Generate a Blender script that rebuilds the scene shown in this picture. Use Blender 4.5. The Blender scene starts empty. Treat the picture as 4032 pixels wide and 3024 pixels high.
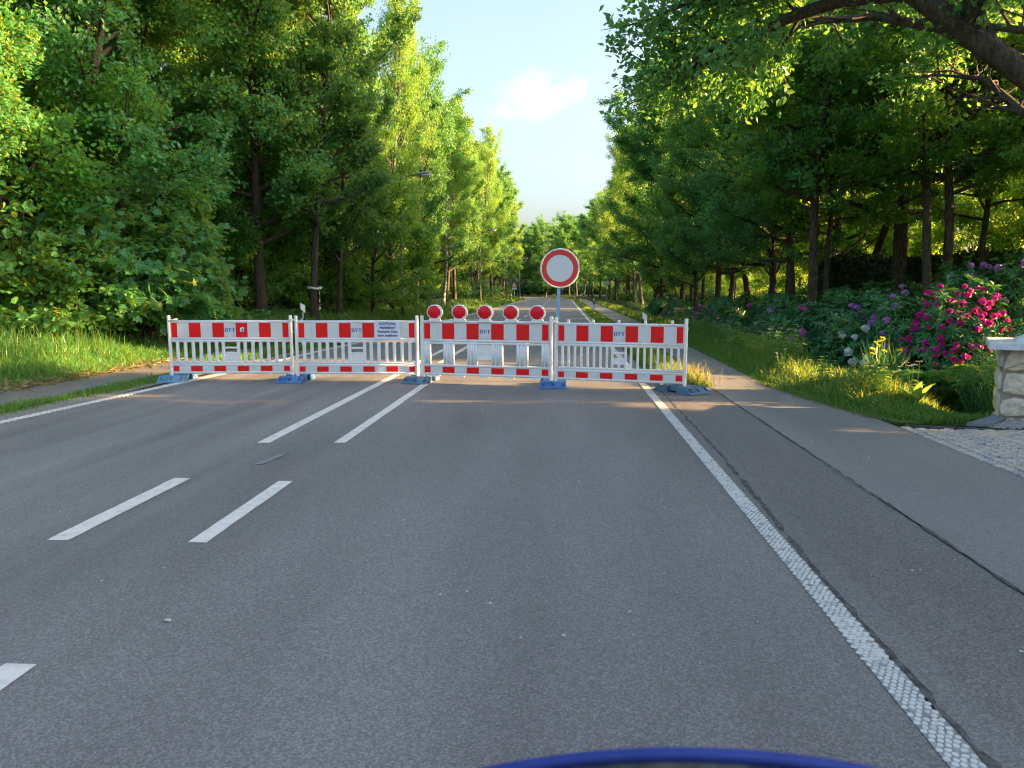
import bpy, math, random
import numpy as np
from mathutils import Vector, Matrix

S = bpy.context.scene
C = S.collection
rad = math.radians

# ------------------------------------------------------------------ camera
cam = bpy.data.cameras.new('camera')
cam_o = bpy.data.objects.new('camera', cam)
C.objects.link(cam_o)
cam.sensor_width = 36.0
cam.lens = 26.04
cam.clip_start = 0.05
cam.clip_end = 3000
cam.dof.use_dof = True
cam.dof.focus_distance = 12.0
cam.dof.aperture_fstop = 6.5
cam_o.location = (0, 0, 1.55)
cam_o.rotation_euler = (rad(90 - 7.248), 0, rad(3.9016))
S.camera = cam_o

# ------------------------------------------------------------------ light
SUN_EL, SUN_AZ = 15.0, 1.0            # azimuth counted from +X towards +Y
sun_dir = Vector((math.cos(rad(SUN_EL)) * math.cos(rad(SUN_AZ)), math.cos(rad(SUN_EL)) * math.sin(rad(SUN_AZ)), math.sin(rad(SUN_EL))))
sun = bpy.data.lights.new('sun', 'SUN')
sun.energy = 5.0
sun.angle = rad(0.5)
sun.color = (1.0, 0.61, 0.27)
sun_o = bpy.data.objects.new('sun', sun)
C.objects.link(sun_o)
sun_o.rotation_euler = (-sun_dir).to_track_quat('-Z', 'Y').to_euler()
sun_o.location = (40, 0, 30)

W = bpy.data.worlds.new('World')
S.world = W
W.use_nodes = True
wn, wl = W.node_tree.nodes, W.node_tree.links
wn.clear()
w_out = wn.new('ShaderNodeOutputWorld')
w_bg = wn.new('ShaderNodeBackground')
w_bg.inputs['Strength'].default_value = 0.09
w_sky = wn.new('ShaderNodeTexSky')
w_sky.sky_type = 'NISHITA'
w_sky.sun_disc = False
w_sky.sun_elevation = rad(SUN_EL)
w_sky.sun_rotation = rad(90 - SUN_AZ)
w_sky.air_density = 1.0
w_sky.dust_density = 5.5
w_sky.ozone_density = 1.8
w_tc = wn.new('ShaderNodeTexCoord')
# thin high cloud everywhere plus one small cumulus puff above the road
w_map = wn.new('ShaderNodeMapping'); w_map.inputs['Scale'].default_value = (1.0, 1.0, 3.0)
w_nz = wn.new('ShaderNodeTexNoise'); w_nz.inputs['Scale'].default_value = 2.2; w_nz.inputs['Detail'].default_value = 7; w_nz.inputs['Roughness'].default_value = 0.6
w_r = wn.new('ShaderNodeMapRange'); w_r.inputs['From Min'].default_value = 0.25; w_r.inputs['From Max'].default_value = 0.80; w_r.inputs['To Max'].default_value = 0.22
wl.new(w_tc.outputs['Generated'], w_map.inputs['Vector']); wl.new(w_map.outputs['Vector'], w_nz.inputs['Vector']); wl.new(w_nz.outputs['Fac'], w_r.inputs['Value'])
w_sub = wn.new('ShaderNodeVectorMath'); w_sub.operation = 'SUBTRACT'; w_sub.inputs[1].default_value = (-0.035, 0.968, 0.240)
w_scl = wn.new('ShaderNodeVectorMath'); w_scl.operation = 'MULTIPLY'; w_scl.inputs[1].default_value = (15.0, 15.0, 34.0)
w_len = wn.new('ShaderNodeVectorMath'); w_len.operation = 'LENGTH'
w_n2 = wn.new('ShaderNodeTexNoise'); w_n2.inputs['Scale'].default_value = 24; w_n2.inputs['Detail'].default_value = 6; w_n2.inputs['Roughness'].default_value = 0.6
w_a = wn.new('ShaderNodeMath'); w_a.operation = 'MULTIPLY_ADD'; w_a.inputs[1].default_value = 2.6
w_r2 = wn.new('ShaderNodeMapRange'); w_r2.inputs['From Min'].default_value = 2.25; w_r2.inputs['From Max'].default_value = 1.45; w_r2.inputs['To Max'].default_value = 0.9
wl.new(w_tc.outputs['Generated'], w_sub.inputs[0]); wl.new(w_sub.outputs[0], w_scl.inputs[0]); wl.new(w_scl.outputs[0], w_len.inputs[0])
wl.new(w_tc.outputs['Generated'], w_n2.inputs['Vector']); wl.new(w_n2.outputs['Fac'], w_a.inputs[0]); wl.new(w_len.outputs['Value'], w_a.inputs[2]); wl.new(w_a.outputs[0], w_r2.inputs['Value'])
w_m1 = wn.new('ShaderNodeMix'); w_m1.data_type = 'RGBA'
w_m2 = wn.new('ShaderNodeMix'); w_m2.data_type = 'RGBA'
CLOUD = (2.1, 2.05, 2.05, 1)
w_m1.inputs[7].default_value = CLOUD; w_m2.inputs[7].default_value = CLOUD
wl.new(w_r.outputs[0], w_m1.inputs[0]); wl.new(w_sky.outputs[0], w_m1.inputs[6])
wl.new(w_r2.outputs[0], w_m2.inputs[0]); wl.new(w_m1.outputs[2], w_m2.inputs[6])
wl.new(w_m2.outputs[2], w_bg.inputs['Color']); wl.new(w_bg.outputs[0], w_out.inputs['Surface'])

S.view_settings.view_transform = 'Standard'
S.view_settings.look = 'None'
S.view_settings.exposure = 2.75
S.view_settings.gamma = 1.0
S.view_settings.use_curve_mapping = False
S.render.engine = 'CYCLES'
S.cycles.max_bounces = 12
S.cycles.diffuse_bounces = 7
S.cycles.glossy_bounces = 3
S.cycles.transmission_bounces = 8
S.cycles.filter_width = 1.2
S.cycles.caustics_reflective = False
S.cycles.caustics_refractive = False
S.cycles.sample_clamp_indirect = 6.0
S.cycles.use_denoising = True
try:
    S.cycles.denoiser = 'OPENIMAGEDENOISE'
    S.cycles.denoising_prefilter = 'NONE'
except Exception:
    pass

# ------------------------------------------------------------------ materials
def mat(name, col, rough=0.6, spec=0.5, metal=0.0, noise=None, bump=None, coat=0.0, coords='Object'):
    """noise = (scale, other colour, lo, hi) mixes in a second colour; bump = (scale, strength, distance)"""
    m = bpy.data.materials.new(name); m.use_nodes = True
    n, l = m.node_tree.nodes, m.node_tree.links
    b = n['Principled BSDF']
    b.inputs['Base Color'].default_value = (*col, 1)
    b.inputs['Roughness'].default_value = rough
    b.inputs['Specular IOR Level'].default_value = spec
    b.inputs['Metallic'].default_value = metal
    b.inputs['Coat Weight'].default_value = coat
    tc = n.new('ShaderNodeTexCoord')
    if noise:
        t = n.new('ShaderNodeTexNoise'); t.inputs['Scale'].default_value = noise[0]; t.inputs['Detail'].default_value = 6; t.inputs['Roughness'].default_value = 0.65
        r = n.new('ShaderNodeMapRange'); r.inputs['From Min'].default_value = noise[2]; r.inputs['From Max'].default_value = noise[3]
        x = n.new('ShaderNodeMix'); x.data_type = 'RGBA'
        x.inputs[6].default_value = (*col, 1); x.inputs[7].default_value = (*noise[1], 1)
        l.new(tc.outputs[coords], t.inputs['Vector']); l.new(t.outputs['Fac'], r.inputs['Value']); l.new(r.outputs[0], x.inputs[0]); l.new(x.outputs[2], b.inputs['Base Color'])
    if bump:
        t = n.new('ShaderNodeTexNoise'); t.inputs['Scale'].default_value = bump[0]; t.inputs['Detail'].default_value = 5
        bp = n.new('ShaderNodeBump'); bp.inputs['Strength'].default_value = bump[1]; bp.inputs['Distance'].default_value = bump[2]
        l.new(tc.outputs[coords], t.inputs['Vector']); l.new(t.outputs['Fac'], bp.inputs['Height']); l.new(bp.outputs[0], b.inputs['Normal'])
    return m

def leaf_mat(name, dark, light, trans, tfac=0.42, rough=0.42, spec=0.5, hue_var=0.5):
    m = bpy.data.materials.new(name); m.use_nodes = True
    n, l = m.node_tree.nodes, m.node_tree.links
    b = n['Principled BSDF']; out = n['Material Output']
    at = n.new('ShaderNodeAttribute'); at.attribute_name = 'tint'
    oi = n.new('ShaderNodeObjectInfo')
    ad = n.new('ShaderNodeMath'); ad.operation = 'MULTIPLY_ADD'; ad.inputs[1].default_value = hue_var
    su = n.new('ShaderNodeMath'); su.operation = 'SUBTRACT'; su.inputs[1].default_value = hue_var / 2; su.use_clamp = True
    l.new(oi.outputs['Random'], ad.inputs[0]); l.new(at.outputs['Fac'], ad.inputs[2]); l.new(ad.outputs[0], su.inputs[0])
    x = n.new('ShaderNodeMix'); x.data_type = 'RGBA'; x.inputs[6].default_value = (*dark, 1); x.inputs[7].default_value = (*light, 1)
    l.new(su.outputs[0], x.inputs[0]); l.new(x.outputs[2], b.inputs['Base Color'])
    b.inputs['Roughness'].default_value = rough; b.inputs['Specular IOR Level'].default_value = spec
    t = n.new('ShaderNodeBsdfTranslucent'); t.inputs['Color'].default_value = (*trans, 1)
    ms = n.new('ShaderNodeMixShader'); ms.inputs[0].default_value = tfac
    l.new(b.outputs[0], ms.inputs[1]); l.new(t.outputs[0], ms.inputs[2]); l.new(ms.outputs[0], out.inputs['Surface'])
    return m

def asphalt(name, base, dark, light, speck=0.5, tracks=False):
    m = bpy.data.materials.new(name); m.use_nodes = True
    n, l = m.node_tree.nodes, m.node_tree.links
    b = n['Principled BSDF']; tc = n.new('ShaderNodeTexCoord')
    big = n.new('ShaderNodeTexNoise'); big.inputs['Scale'].default_value = 0.6; big.inputs['Detail'].default_value = 5
    mp = n.new('ShaderNodeMapping'); mp.inputs['Scale'].default_value = (1.6, 0.28, 1)
    l.new(tc.outputs['Object'], mp.inputs['Vector']); l.new(mp.outputs[0], big.inputs['Vector'])
    v = n.new('ShaderNodeTexVoronoi'); v.inputs['Scale'].default_value = 130
    l.new(tc.outputs['Object'], v.inputs['Vector'])
    fine = n.new('ShaderNodeTexNoise'); fine.inputs['Scale'].default_value = 120; fine.inputs['Detail'].default_value = 3
    l.new(tc.outputs['Object'], fine.inputs['Vector'])
    x1 = n.new('ShaderNodeMix'); x1.data_type = 'RGBA'; x1.inputs[6].default_value = (*dark, 1); x1.inputs[7].default_value = (*light, 1)
    r1 = n.new('ShaderNodeMapRange'); r1.inputs['From Min'].default_value = 0.3; r1.inputs['From Max'].default_value = 0.7
    l.new(big.outputs['Fac'], r1.inputs['Value']); l.new(r1.outputs[0], x1.inputs[0])
    # each aggregate grain its own grey
    sp = n.new('ShaderNodeSeparateColor'); l.new(v.outputs['Color'], sp.inputs[0])
    g = n.new('ShaderNodeMapRange'); g.inputs['To Min'].default_value = 1 - speck; g.inputs['To Max'].default_value = 1 + speck
    pw = n.new('ShaderNodeMath'); pw.operation = 'POWER'; pw.inputs[1].default_value = 1.6
    l.new(sp.outputs[0], pw.inputs[0]); l.new(pw.outputs[0], g.inputs['Value'])
    mu = n.new('ShaderNodeVectorMath'); mu.operation = 'SCALE'
    l.new(x1.outputs[2], mu.inputs[0]); l.new(g.outputs[0], mu.inputs[3])
    last = mu.outputs[0]
    if tracks:
        # worn bluish wheel tracks and faint pale streaks along the left lane
        sx = n.new('ShaderNodeSeparateXYZ'); l.new(tc.outputs['Object'], sx.inputs[0])
        mp2 = n.new('ShaderNodeMapping'); mp2.inputs['Scale'].default_value = (3.2, 0.10, 1)
        nz = n.new('ShaderNodeTexNoise'); nz.inputs['Scale'].default_value = 1.0; nz.inputs['Detail'].default_value = 6
        l.new(tc.outputs['Object'], mp2.inputs['Vector']); l.new(mp2.outputs[0], nz.inputs['Vector'])
        lm = n.new('ShaderNodeMapRange'); lm.inputs['From Min'].default_value = -2.2; lm.inputs['From Max'].default_value = -3.4
        l.new(sx.outputs[0], lm.inputs['Value'])
        rz = n.new('ShaderNodeMapRange'); rz.inputs['From Min'].default_value = 0.40; rz.inputs['From Max'].default_value = 0.72; rz.inputs['To Max'].default_value = 0.5
        l.new(nz.outputs['Fac'], rz.inputs['Value'])
        mm = n.new('ShaderNodeMath'); mm.operation = 'MULTIPLY'; l.new(lm.outputs[0], mm.inputs[0]); l.new(rz.outputs[0], mm.inputs[1])
        x2 = n.new('ShaderNodeMix'); x2.data_type = 'RGBA'; x2.inputs[7].default_value = (0.30, 0.295, 0.29, 1)
        l.new(mm.outputs[0], x2.inputs[0]); l.new(last, x2.inputs[6]); last = x2.outputs[2]
    l.new(last, b.inputs['Base Color'])
    b.inputs['Roughness'].default_value = 0.62; b.inputs['Specular IOR Level'].default_value = 0.45
    bp = n.new('ShaderNodeBump'); bp.inputs['Strength'].default_value = 0.5; bp.inputs['Distance'].default_value = 0.004
    l.new(v.outputs['Distance'], bp.inputs['Height']); bp.invert = True
    bp2 = n.new('ShaderNodeBump'); bp2.inputs['Strength'].default_value = 0.3; bp2.inputs['Distance'].default_value = 0.004
    l.new(fine.outputs['Fac'], bp2.inputs['Height']); l.new(bp.outputs[0], bp2.inputs['Normal']); l.new(bp2.outputs[0], b.inputs['Normal'])
    return m

M = {}
M['road'] = asphalt('road asphalt', None, (0.153, 0.145, 0.139), (0.234, 0.224, 0.216), 0.33, tracks=True)
M['patch'] = asphalt('patch asphalt', None, (0.152, 0.143, 0.137), (0.208, 0.196, 0.188), 0.40)
M['path'] = asphalt('path asphalt', None, (0.203, 0.196, 0.191), (0.254, 0.246, 0.240), 0.25)
M['lpath'] = asphalt('old path asphalt', None, (0.16, 0.15, 0.14), (0.22, 0.205, 0.19), 0.30)
M['tar'] = mat('tar seam', (0.05, 0.049, 0.048), 0.75, 0.3, noise=(16, (0.14, 0.136, 0.134), 0.42, 0.62))
M['sand'] = mat('sandy edge', (0.30, 0.28, 0.24), 0.95, 0.1, noise=(25, (0.15, 0.14, 0.12), 0.4, 0.65), bump=(60, 0.5, 0.01))
M['soil'] = mat('soil', (0.045, 0.040, 0.028), 0.95, 0.1, noise=(2.5, (0.040, 0.075, 0.018), 0.35, 0.55), bump=(25, 0.6, 0.03))
M['paint'] = mat('road paint', (0.74, 0.71, 0.66), 0.55, 0.4, noise=(11, (0.50, 0.48, 0.45), 0.47, 0.75), bump=(90, 0.25, 0.003))
M['paint_old'] = mat('worn road paint', (0.62, 0.62, 0.60), 0.6, 0.3, noise=(14, (0.38, 0.38, 0.38), 0.5, 0.72), bump=(90, 0.25, 0.003))
M['white'] = mat('white plastic', (0.88, 0.865, 0.83), 0.38, 0.5, noise=(7, (0.62, 0.61, 0.58), 0.56, 0.80))
M['sheet'] = mat('grey reflective sheet', (0.74, 0.735, 0.71), 0.34, 0.5, noise=(5, (0.56, 0.585, 0.59), 0.5, 0.75))
M['red'] = mat('red reflective sheet', (0.88, 0.010, 0.008), 0.42, 0.3, noise=(4, (0.80, 0.016, 0.012), 0.4, 0.7))
M['lens'] = mat('red lamp lens', (0.74, 0.004, 0.014), 0.25, 0.35, noise=(14, (0.86, 0.012, 0.03), 0.35, 0.7))
M['ink'] = mat('blue print', (0.02, 0.10, 0.38), 0.5)
M['text'] = mat('dark print', (0.03, 0.035, 0.10), 0.6)
M['paper'] = mat('white paper', (0.76, 0.80, 0.93), 0.6, 0.3, bump=(9, 0.3, 0.01))
M['foot_blue'] = mat('blue recycled plastic', (0.055, 0.17, 0.40), 0.55, 0.4, noise=(7, (0.10, 0.22, 0.42), 0.35, 0.7), bump=(40, 0.2, 0.004))
M['foot_pale'] = mat('weathered blue plastic', (0.11, 0.25, 0.42), 0.6, 0.4, noise=(7, (0.17, 0.30, 0.42), 0.35, 0.7), bump=(40, 0.2, 0.004))
M['foot_grey'] = mat('grey blue plastic', (0.12, 0.19, 0.26), 0.6, 0.4, noise=(6, (0.07, 0.15, 0.27), 0.35, 0.7), bump=(40, 0.2, 0.004))
M['pole_blue'] = mat('pale blue coated steel', (0.16, 0.36, 0.58), 0.45, 0.5, noise=(9, (0.25, 0.43, 0.60), 0.4, 0.7))
M['galv'] = mat('galvanised steel', (0.36, 0.38, 0.40), 0.45, 0.5, 0.6, noise=(12, (0.24, 0.26, 0.28), 0.4, 0.7))
M['sign_red'] = mat('sign red', (0.72, 0.03, 0.035), 0.3, 0.5, noise=(6, (0.66, 0.055, 0.05), 0.4, 0.7))
M['sign_white'] = mat('sign white', (0.66, 0.72, 0.76), 0.3, 0.5, noise=(3, (0.70, 0.73, 0.74), 0.4, 0.7))
M['rim'] = mat('sign rim', (0.78, 0.77, 0.72), 0.4)
M['black'] = mat('black plastic', (0.012, 0.012, 0.013), 0.45)
M['reflector'] = mat('reflector', (0.42, 0.42, 0.42), 0.2)
M['concrete'] = mat('concrete', (0.15, 0.15, 0.135), 0.85, 0.2, noise=(10, (0.14, 0.15, 0.12), 0.4, 0.7))
M['mortar'] = mat('mortar', (0.36, 0.31, 0.25), 0.95, 0.1, noise=(30, (0.27, 0.235, 0.19), 0.4, 0.6), bump=(70, 0.5, 0.006))
def stone_mat(nm, a, b_): return mat(nm, a, 0.85, 0.2, noise=(11, b_, 0.42, 0.62), bump=(28, 0.7, 0.012))
M['stone_w'] = stone_mat('white limestone', (0.74, 0.63, 0.48), (0.54, 0.46, 0.35))
M['stone_o'] = stone_mat('ochre stone', (0.55, 0.38, 0.18), (0.44, 0.34, 0.22))
M['stone_g'] = stone_mat('grey stone', (0.52, 0.47, 0.39), (0.38, 0.35, 0.30))
M['stone_p'] = stone_mat('beige stone', (0.68, 0.55, 0.39), (0.50, 0.42, 0.32))
M['marble'] = mat('white cast stone', (0.68, 0.70, 0.71), 0.55, 0.4, noise=(9, (0.52, 0.54, 0.55), 0.5, 0.68))
M['sett_a'] = mat('pale granite', (0.56, 0.50, 0.42), 0.7, 0.3, noise=(30, (0.35, 0.34, 0.33), 0.4, 0.6), bump=(45, 0.5, 0.006))
M['sett_b'] = mat('warm granite', (0.52, 0.45, 0.36), 0.7, 0.3, noise=(30, (0.35, 0.32, 0.29), 0.4, 0.6), bump=(45, 0.5, 0.006))
M['sett_c'] = mat('blue granite', (0.43, 0.42, 0.40), 0.7, 0.3, noise=(30, (0.29, 0.295, 0.30), 0.4, 0.6), bump=(45, 0.5, 0.006))
M['joint'] = mat('joint soil', (0.07, 0.068, 0.055), 0.95, 0.1, noise=(5, (0.055, 0.075, 0.025), 0.45, 0.65))
M['gravel'] = mat('gravel', (0.42, 0.41, 0.39), 0.9, 0.2, noise=(40, (0.25, 0.24, 0.23), 0.4, 0.6))
M['kerb'] = mat('kerb stone', (0.24, 0.255, 0.27), 0.8, 0.2, noise=(20, (0.17, 0.18, 0.19), 0.4, 0.6))
M['water'] = mat('ditch water', (0.008, 0.010, 0.006), 0.06, 0.5, bump=(3, 0.08, 0.02))
M['cowl'] = mat('blue lacquer', (0.016, 0.035, 0.20), 0.5, 0.3, noise=(14, (0.03, 0.06, 0.30), .4, .7))
M['glass'] = mat('dark display glass', (0.03, 0.035, 0.035), 0.08, 0.6, noise=(7, (0.16, 0.17, 0.15), 0.4, 0.6))
def bark(nm, a, b_):
    m = mat(nm, a, 0.9, 0.15)
    n, l = m.node_tree.nodes, m.node_tree.links
    b = n['Principled BSDF']; tc = n.new('ShaderNodeTexCoord'); mp = n.new('ShaderNodeMapping'); mp.inputs['Scale'].default_value = (9, 9, 1.6)
    t = n.new('ShaderNodeTexNoise'); t.inputs['Scale'].default_value = 2.2; t.inputs['Detail'].default_value = 7; t.inputs['Roughness'].default_value = 0.65
    r = n.new('ShaderNodeMapRange'); r.inputs['From Min'].default_value = 0.35; r.inputs['From Max'].default_value = 0.65
    x = n.new('ShaderNodeMix'); x.data_type = 'RGBA'; x.inputs[6].default_value = (*a, 1); x.inputs[7].default_value = (*b_, 1)
    bp = n.new('ShaderNodeBump'); bp.inputs['Strength'].default_value = 0.9; bp.inputs['Distance'].default_value = 0.04
    l.new(tc.outputs['Object'], mp.inputs['Vector']); l.new(mp.outputs[0], t.inputs['Vector']); l.new(t.outputs['Fac'], r.inputs['Value']); l.new(r.outputs[0], x.inputs[0])
    l.new(x.outputs[2], b.inputs['Base Color']); l.new(t.outputs['Fac'], bp.inputs['Height']); l.new(bp.outputs[0], b.inputs['Normal'])
    return m
M['bark'] = bark('brown bark', (0.042, 0.034, 0.026), (0.13, 0.105, 0.08))
M['bark_grey'] = bark('grey bark', (0.085, 0.08, 0.068), (0.21, 0.195, 0.165))
M['bark_birch'] = bark('birch bark', (0.08, 0.075, 0.07), (0.55, 0.53, 0.48))
YG = (0.30, 0.36, 0.025)
M['alder'] = leaf_mat('alder leaves', (0.037, 0.167, 0.051), (0.109, 0.342, 0.085), (0.400, 0.554, 0.062))
M['ash'] = leaf_mat('ash leaves', (0.049, 0.222, 0.045), (0.123, 0.423, 0.081), (0.541, 0.635, 0.055))
M['oak'] = leaf_mat('oak leaves', (0.033, 0.151, 0.056), (0.092, 0.311, 0.085), (0.27, 0.50, 0.06))
M['beech'] = leaf_mat('hornbeam leaves', (0.040, 0.193, 0.054), (0.118, 0.431, 0.085), (0.461, 0.600, 0.052), 0.5)
M['maple'] = leaf_mat('maple leaves', (0.039, 0.179, 0.076), (0.118, 0.371, 0.101), (0.433, 0.574, 0.074))
M['hazel'] = leaf_mat('hazel leaves', (0.042, 0.173, 0.049), (0.124, 0.365, 0.086), (0.485, 0.553, 0.054))
M['dark'] = leaf_mat('understory leaves', (0.030, 0.127, 0.047), (0.079, 0.285, 0.082), (0.287, 0.391, 0.044))
M['rhodo'] = leaf_mat('rhododendron leaves', (0.029, 0.138, 0.059), (0.090, 0.322, 0.102), (0.133, 0.293, 0.041), 0.25, 0.35, 0.5)
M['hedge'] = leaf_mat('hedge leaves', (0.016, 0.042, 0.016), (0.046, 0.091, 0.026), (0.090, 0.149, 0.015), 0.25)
M['grass'] = leaf_mat('grass blades', (0.036, 0.156, 0.030), (0.097, 0.296, 0.060), (0.386, 0.446, 0.050), 0.42)
M['dry'] = leaf_mat('dry grass', (0.20, 0.17, 0.08), (0.32, 0.28, 0.14), (0.4, 0.36, 0.12), 0.4)
M['nettle'] = leaf_mat('nettle leaves', (0.035, 0.173, 0.062), (0.095, 0.322, 0.086), (0.417, 0.524, 0.054))
M['fern'] = leaf_mat('fern fronds', (0.038, 0.190, 0.044), (0.080, 0.320, 0.062), (0.332, 0.490, 0.054))
M['reed'] = leaf_mat('reed blades', (0.028, 0.150, 0.064), (0.061, 0.272, 0.085), (0.251, 0.405, 0.057))
M['white_petal'] = leaf_mat('white petals', (0.6, 0.62, 0.62), (0.8, 0.8, 0.78), (0.7, 0.7, 0.7), 0.3)
M['yellow_petal'] = leaf_mat('yellow petals', (0.60, 0.58, 0.02), (0.76, 0.76, 0.04), (0.7, 0.72, 0.03), 0.3)
M['magenta'] = leaf_mat('magenta petals', (0.42, 0.008, 0.18), (0.74, 0.040, 0.38), (0.70, 0.05, 0.36), 0.3)
M['purple'] = leaf_mat('lilac petals', (0.30, 0.13, 0.48), (0.50, 0.30, 0.66), (0.5, 0.28, 0.65), 0.3)
M['pink'] = leaf_mat('pink petals', (0.45, 0.08, 0.35), (0.66, 0.18, 0.52), (0.6, 0.15, 0.5), 0.3)
M['jacket'] = mat('blue jacket', (0.03, 0.08, 0.16), 0.8)
M['skin'] = mat('skin', (0.45, 0.28, 0.2), 0.6)

# ------------------------------------------------------------------ geometry helpers
def unit(v):
    v = np.asarray(v, float)
    return v / (np.linalg.norm(v, axis=-1, keepdims=True) + 1e-12)

class Geo:
    def __init__(s): s.V = []; s.n = 0; s.Q = []; s.T = []
    def add(s, V, F, mi=0, tint=0.5):
        """V (n,3); F (m,3|4) index array; mi and tint scalar or per face"""
        V = np.asarray(V, np.float32).reshape(-1, 3); F = np.asarray(F, np.int64)
        m = len(F)
        if m:
            rec = (F + s.n, np.broadcast_to(np.asarray(mi, np.int32), (m,)), np.broadcast_to(np.asarray(tint, np.float32), (m,)))
            (s.Q if F.shape[1] == 4 else s.T).append(rec)
        s.V.append(V); s.n += len(V)
        return s
    def box(s, x0, x1, y0, y1, z0, z1, mi=0):
        V = [(x, y, z) for z in (z0, z1) for y in (y0, y1) for x in (x0, x1)]
        return s.add(V, [(0, 2, 3, 1), (4, 5, 7, 6), (0, 1, 5, 4), (2, 6, 7, 3), (0, 4, 6, 2), (1, 3, 7, 5)], mi)
    def tube(s, P, r, sides=8, mi=0, ry=None, cap=True, up=(0, 0, 1), tint=0.5):
        P = np.asarray(P, float); k = len(P)
        r = np.broadcast_to(np.asarray(r, float), (k,)); q = r if ry is None else np.broadcast_to(np.asarray(ry, float), (k,))
        T = unit(np.gradient(P, axis=0))
        u = np.asarray(up, float)
        if abs(T[0] @ u) > 0.9: u = np.array([1., 0, 0])
        a = np.linspace(0, 2 * np.pi, sides, endpoint=False)
        V = []
        for i in range(k):
            A = unit(np.cross(T[i], u)); B = np.cross(A, T[i])
            V.append(P[i] + np.outer(np.cos(a) * r[i], A) + np.outer(np.sin(a) * q[i], B))
        F = []
        for i in range(k - 1):
            for j in range(sides):
                F.append((i * sides + j, i * sides + (j + 1) % sides, (i + 1) * sides + (j + 1) % sides, (i + 1) * sides + j))
        s.add(np.concatenate(V), F, mi, tint)
        if cap:
            n0 = s.n
            s.add([P[0], P[-1]], np.zeros((0, 3), int))
            b = n0 - k * sides
            tri = [(n0, b + (j + 1) % sides, b + j) for j in range(sides)] + [(n0 + 1, b + (k - 1) * sides + j, b + (k - 1) * sides + (j + 1) % sides) for j in range(sides)]
            s.T.append((np.array(tri), np.full(len(tri), mi, np.int32), np.full(len(tri), tint, np.float32)))
        return s
    def rings(s, R, mi=0, cap=True, tint=0.5):
        """loft closed rings (list of (n,3)) with end fans"""
        n = len(R[0]); k = len(R)
        F = [(i * n + j, i * n + (j + 1) % n, (i + 1) * n + (j + 1) % n, (i + 1) * n + j) for i in range(k - 1) for j in range(n)]
        b = s.n
        s.add(np.concatenate(R), F, mi, tint)
        if cap:
            c = s.n; s.add([np.mean(R[0], 0), np.mean(R[-1], 0)], np.zeros((0, 3), int))
            tri = [(c, b + (j + 1) % n, b + j) for j in range(n)] + [(c + 1, b + (k - 1) * n + j, b + (k - 1) * n + (j + 1) % n) for j in range(n)]
            s.T.append((np.array(tri), np.full(len(tri), mi, np.int32), np.full(len(tri), tint, np.float32)))
        return s
    def poly(s, P, d, mi=0):
        """prism from a planar outline P (n,3) swept by vector d"""
        P = np.asarray(P, float)
        return s.rings([P, P + np.asarray(d, float)], mi)
    def mesh(s, name, mats, smooth=False):
        me = bpy.data.meshes.new(name)
        V = np.concatenate(s.V)
        me.vertices.add(len(V)); me.vertices.foreach_set('co', V.astype(np.float32).ravel())
        idx, tot, mi, ti = [], [], [], []
        for L, k in ((s.Q, 4), (s.T, 3)):
            for F, m_, t_ in L:
                idx.append(F.ravel()); tot.append(np.full(len(F), k)); mi.append(m_); ti.append(t_)
        idx = np.concatenate(idx); tot = np.concatenate(tot)
        me.loops.add(len(idx)); me.loops.foreach_set('vertex_index', idx.astype(np.int32))
        me.polygons.add(len(tot)); me.polygons.foreach_set('loop_start', np.concatenate(([0], np.cumsum(tot)[:-1])).astype(np.int32))
        me.polygons.foreach_set('material_index', np.concatenate(mi).astype(np.int32))
        me.polygons.foreach_set('use_smooth', np.full(len(tot), smooth))
        at = me.attributes.new('tint', 'FLOAT', 'FACE'); at.data.foreach_set('value', np.concatenate(ti).astype(np.float32))
        for m_ in (mats if isinstance(mats, (list, tuple)) else [mats]): me.materials.append(m_)
        me.update(calc_edges=True)
        return me

def link(name, me, parent=None, loc=None, rot=None, scale=None):
    o = bpy.data.objects.new(name, me); C.objects.link(o)
    if parent: o.parent = parent
    if loc is not None: o.location = loc
    if rot is not None: o.rotation_euler = rot
    if scale is not None: o.scale = (scale,) * 3 if np.isscalar(scale) else scale
    return o
def obj(name, g, mats, parent=None, smooth=False, **k): return link(name, g.mesh(name, mats, smooth), parent, **k)
def tag(o, label=None, cat=None, group=None, kind=None):
    if label: o['label'] = label
    if cat: o['category'] = cat
    if group: o['group'] = group
    if kind: o['kind'] = kind
    return o
def thing(name, label, cat, loc=(0, 0, 0), rotz=0, group=None, scale=1):
    return tag(link(name, None, None, loc, (0, 0, rotz), scale), label, cat, group)
def struct(name, g, mats, parent=None, smooth=False):
    o = obj(name, g, mats, parent, smooth)
    if parent is None: o['kind'] = 'structure'
    return o
def dup(root, loc, rotz=0, label=None, group=None, scale=None):
    def cp(o, par):
        c = o.copy(); C.objects.link(c); c.parent = par
        for ch in list(o.children): cp(ch, c)
        return c
    r = cp(root, None); r.location = loc; r.rotation_euler = (0, 0, rotz)
    if scale is not None: r.scale = (scale,) * 3 if np.isscalar(scale) else scale
    if label: r['label'] = label
    if group: r['group'] = group
    return r

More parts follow.
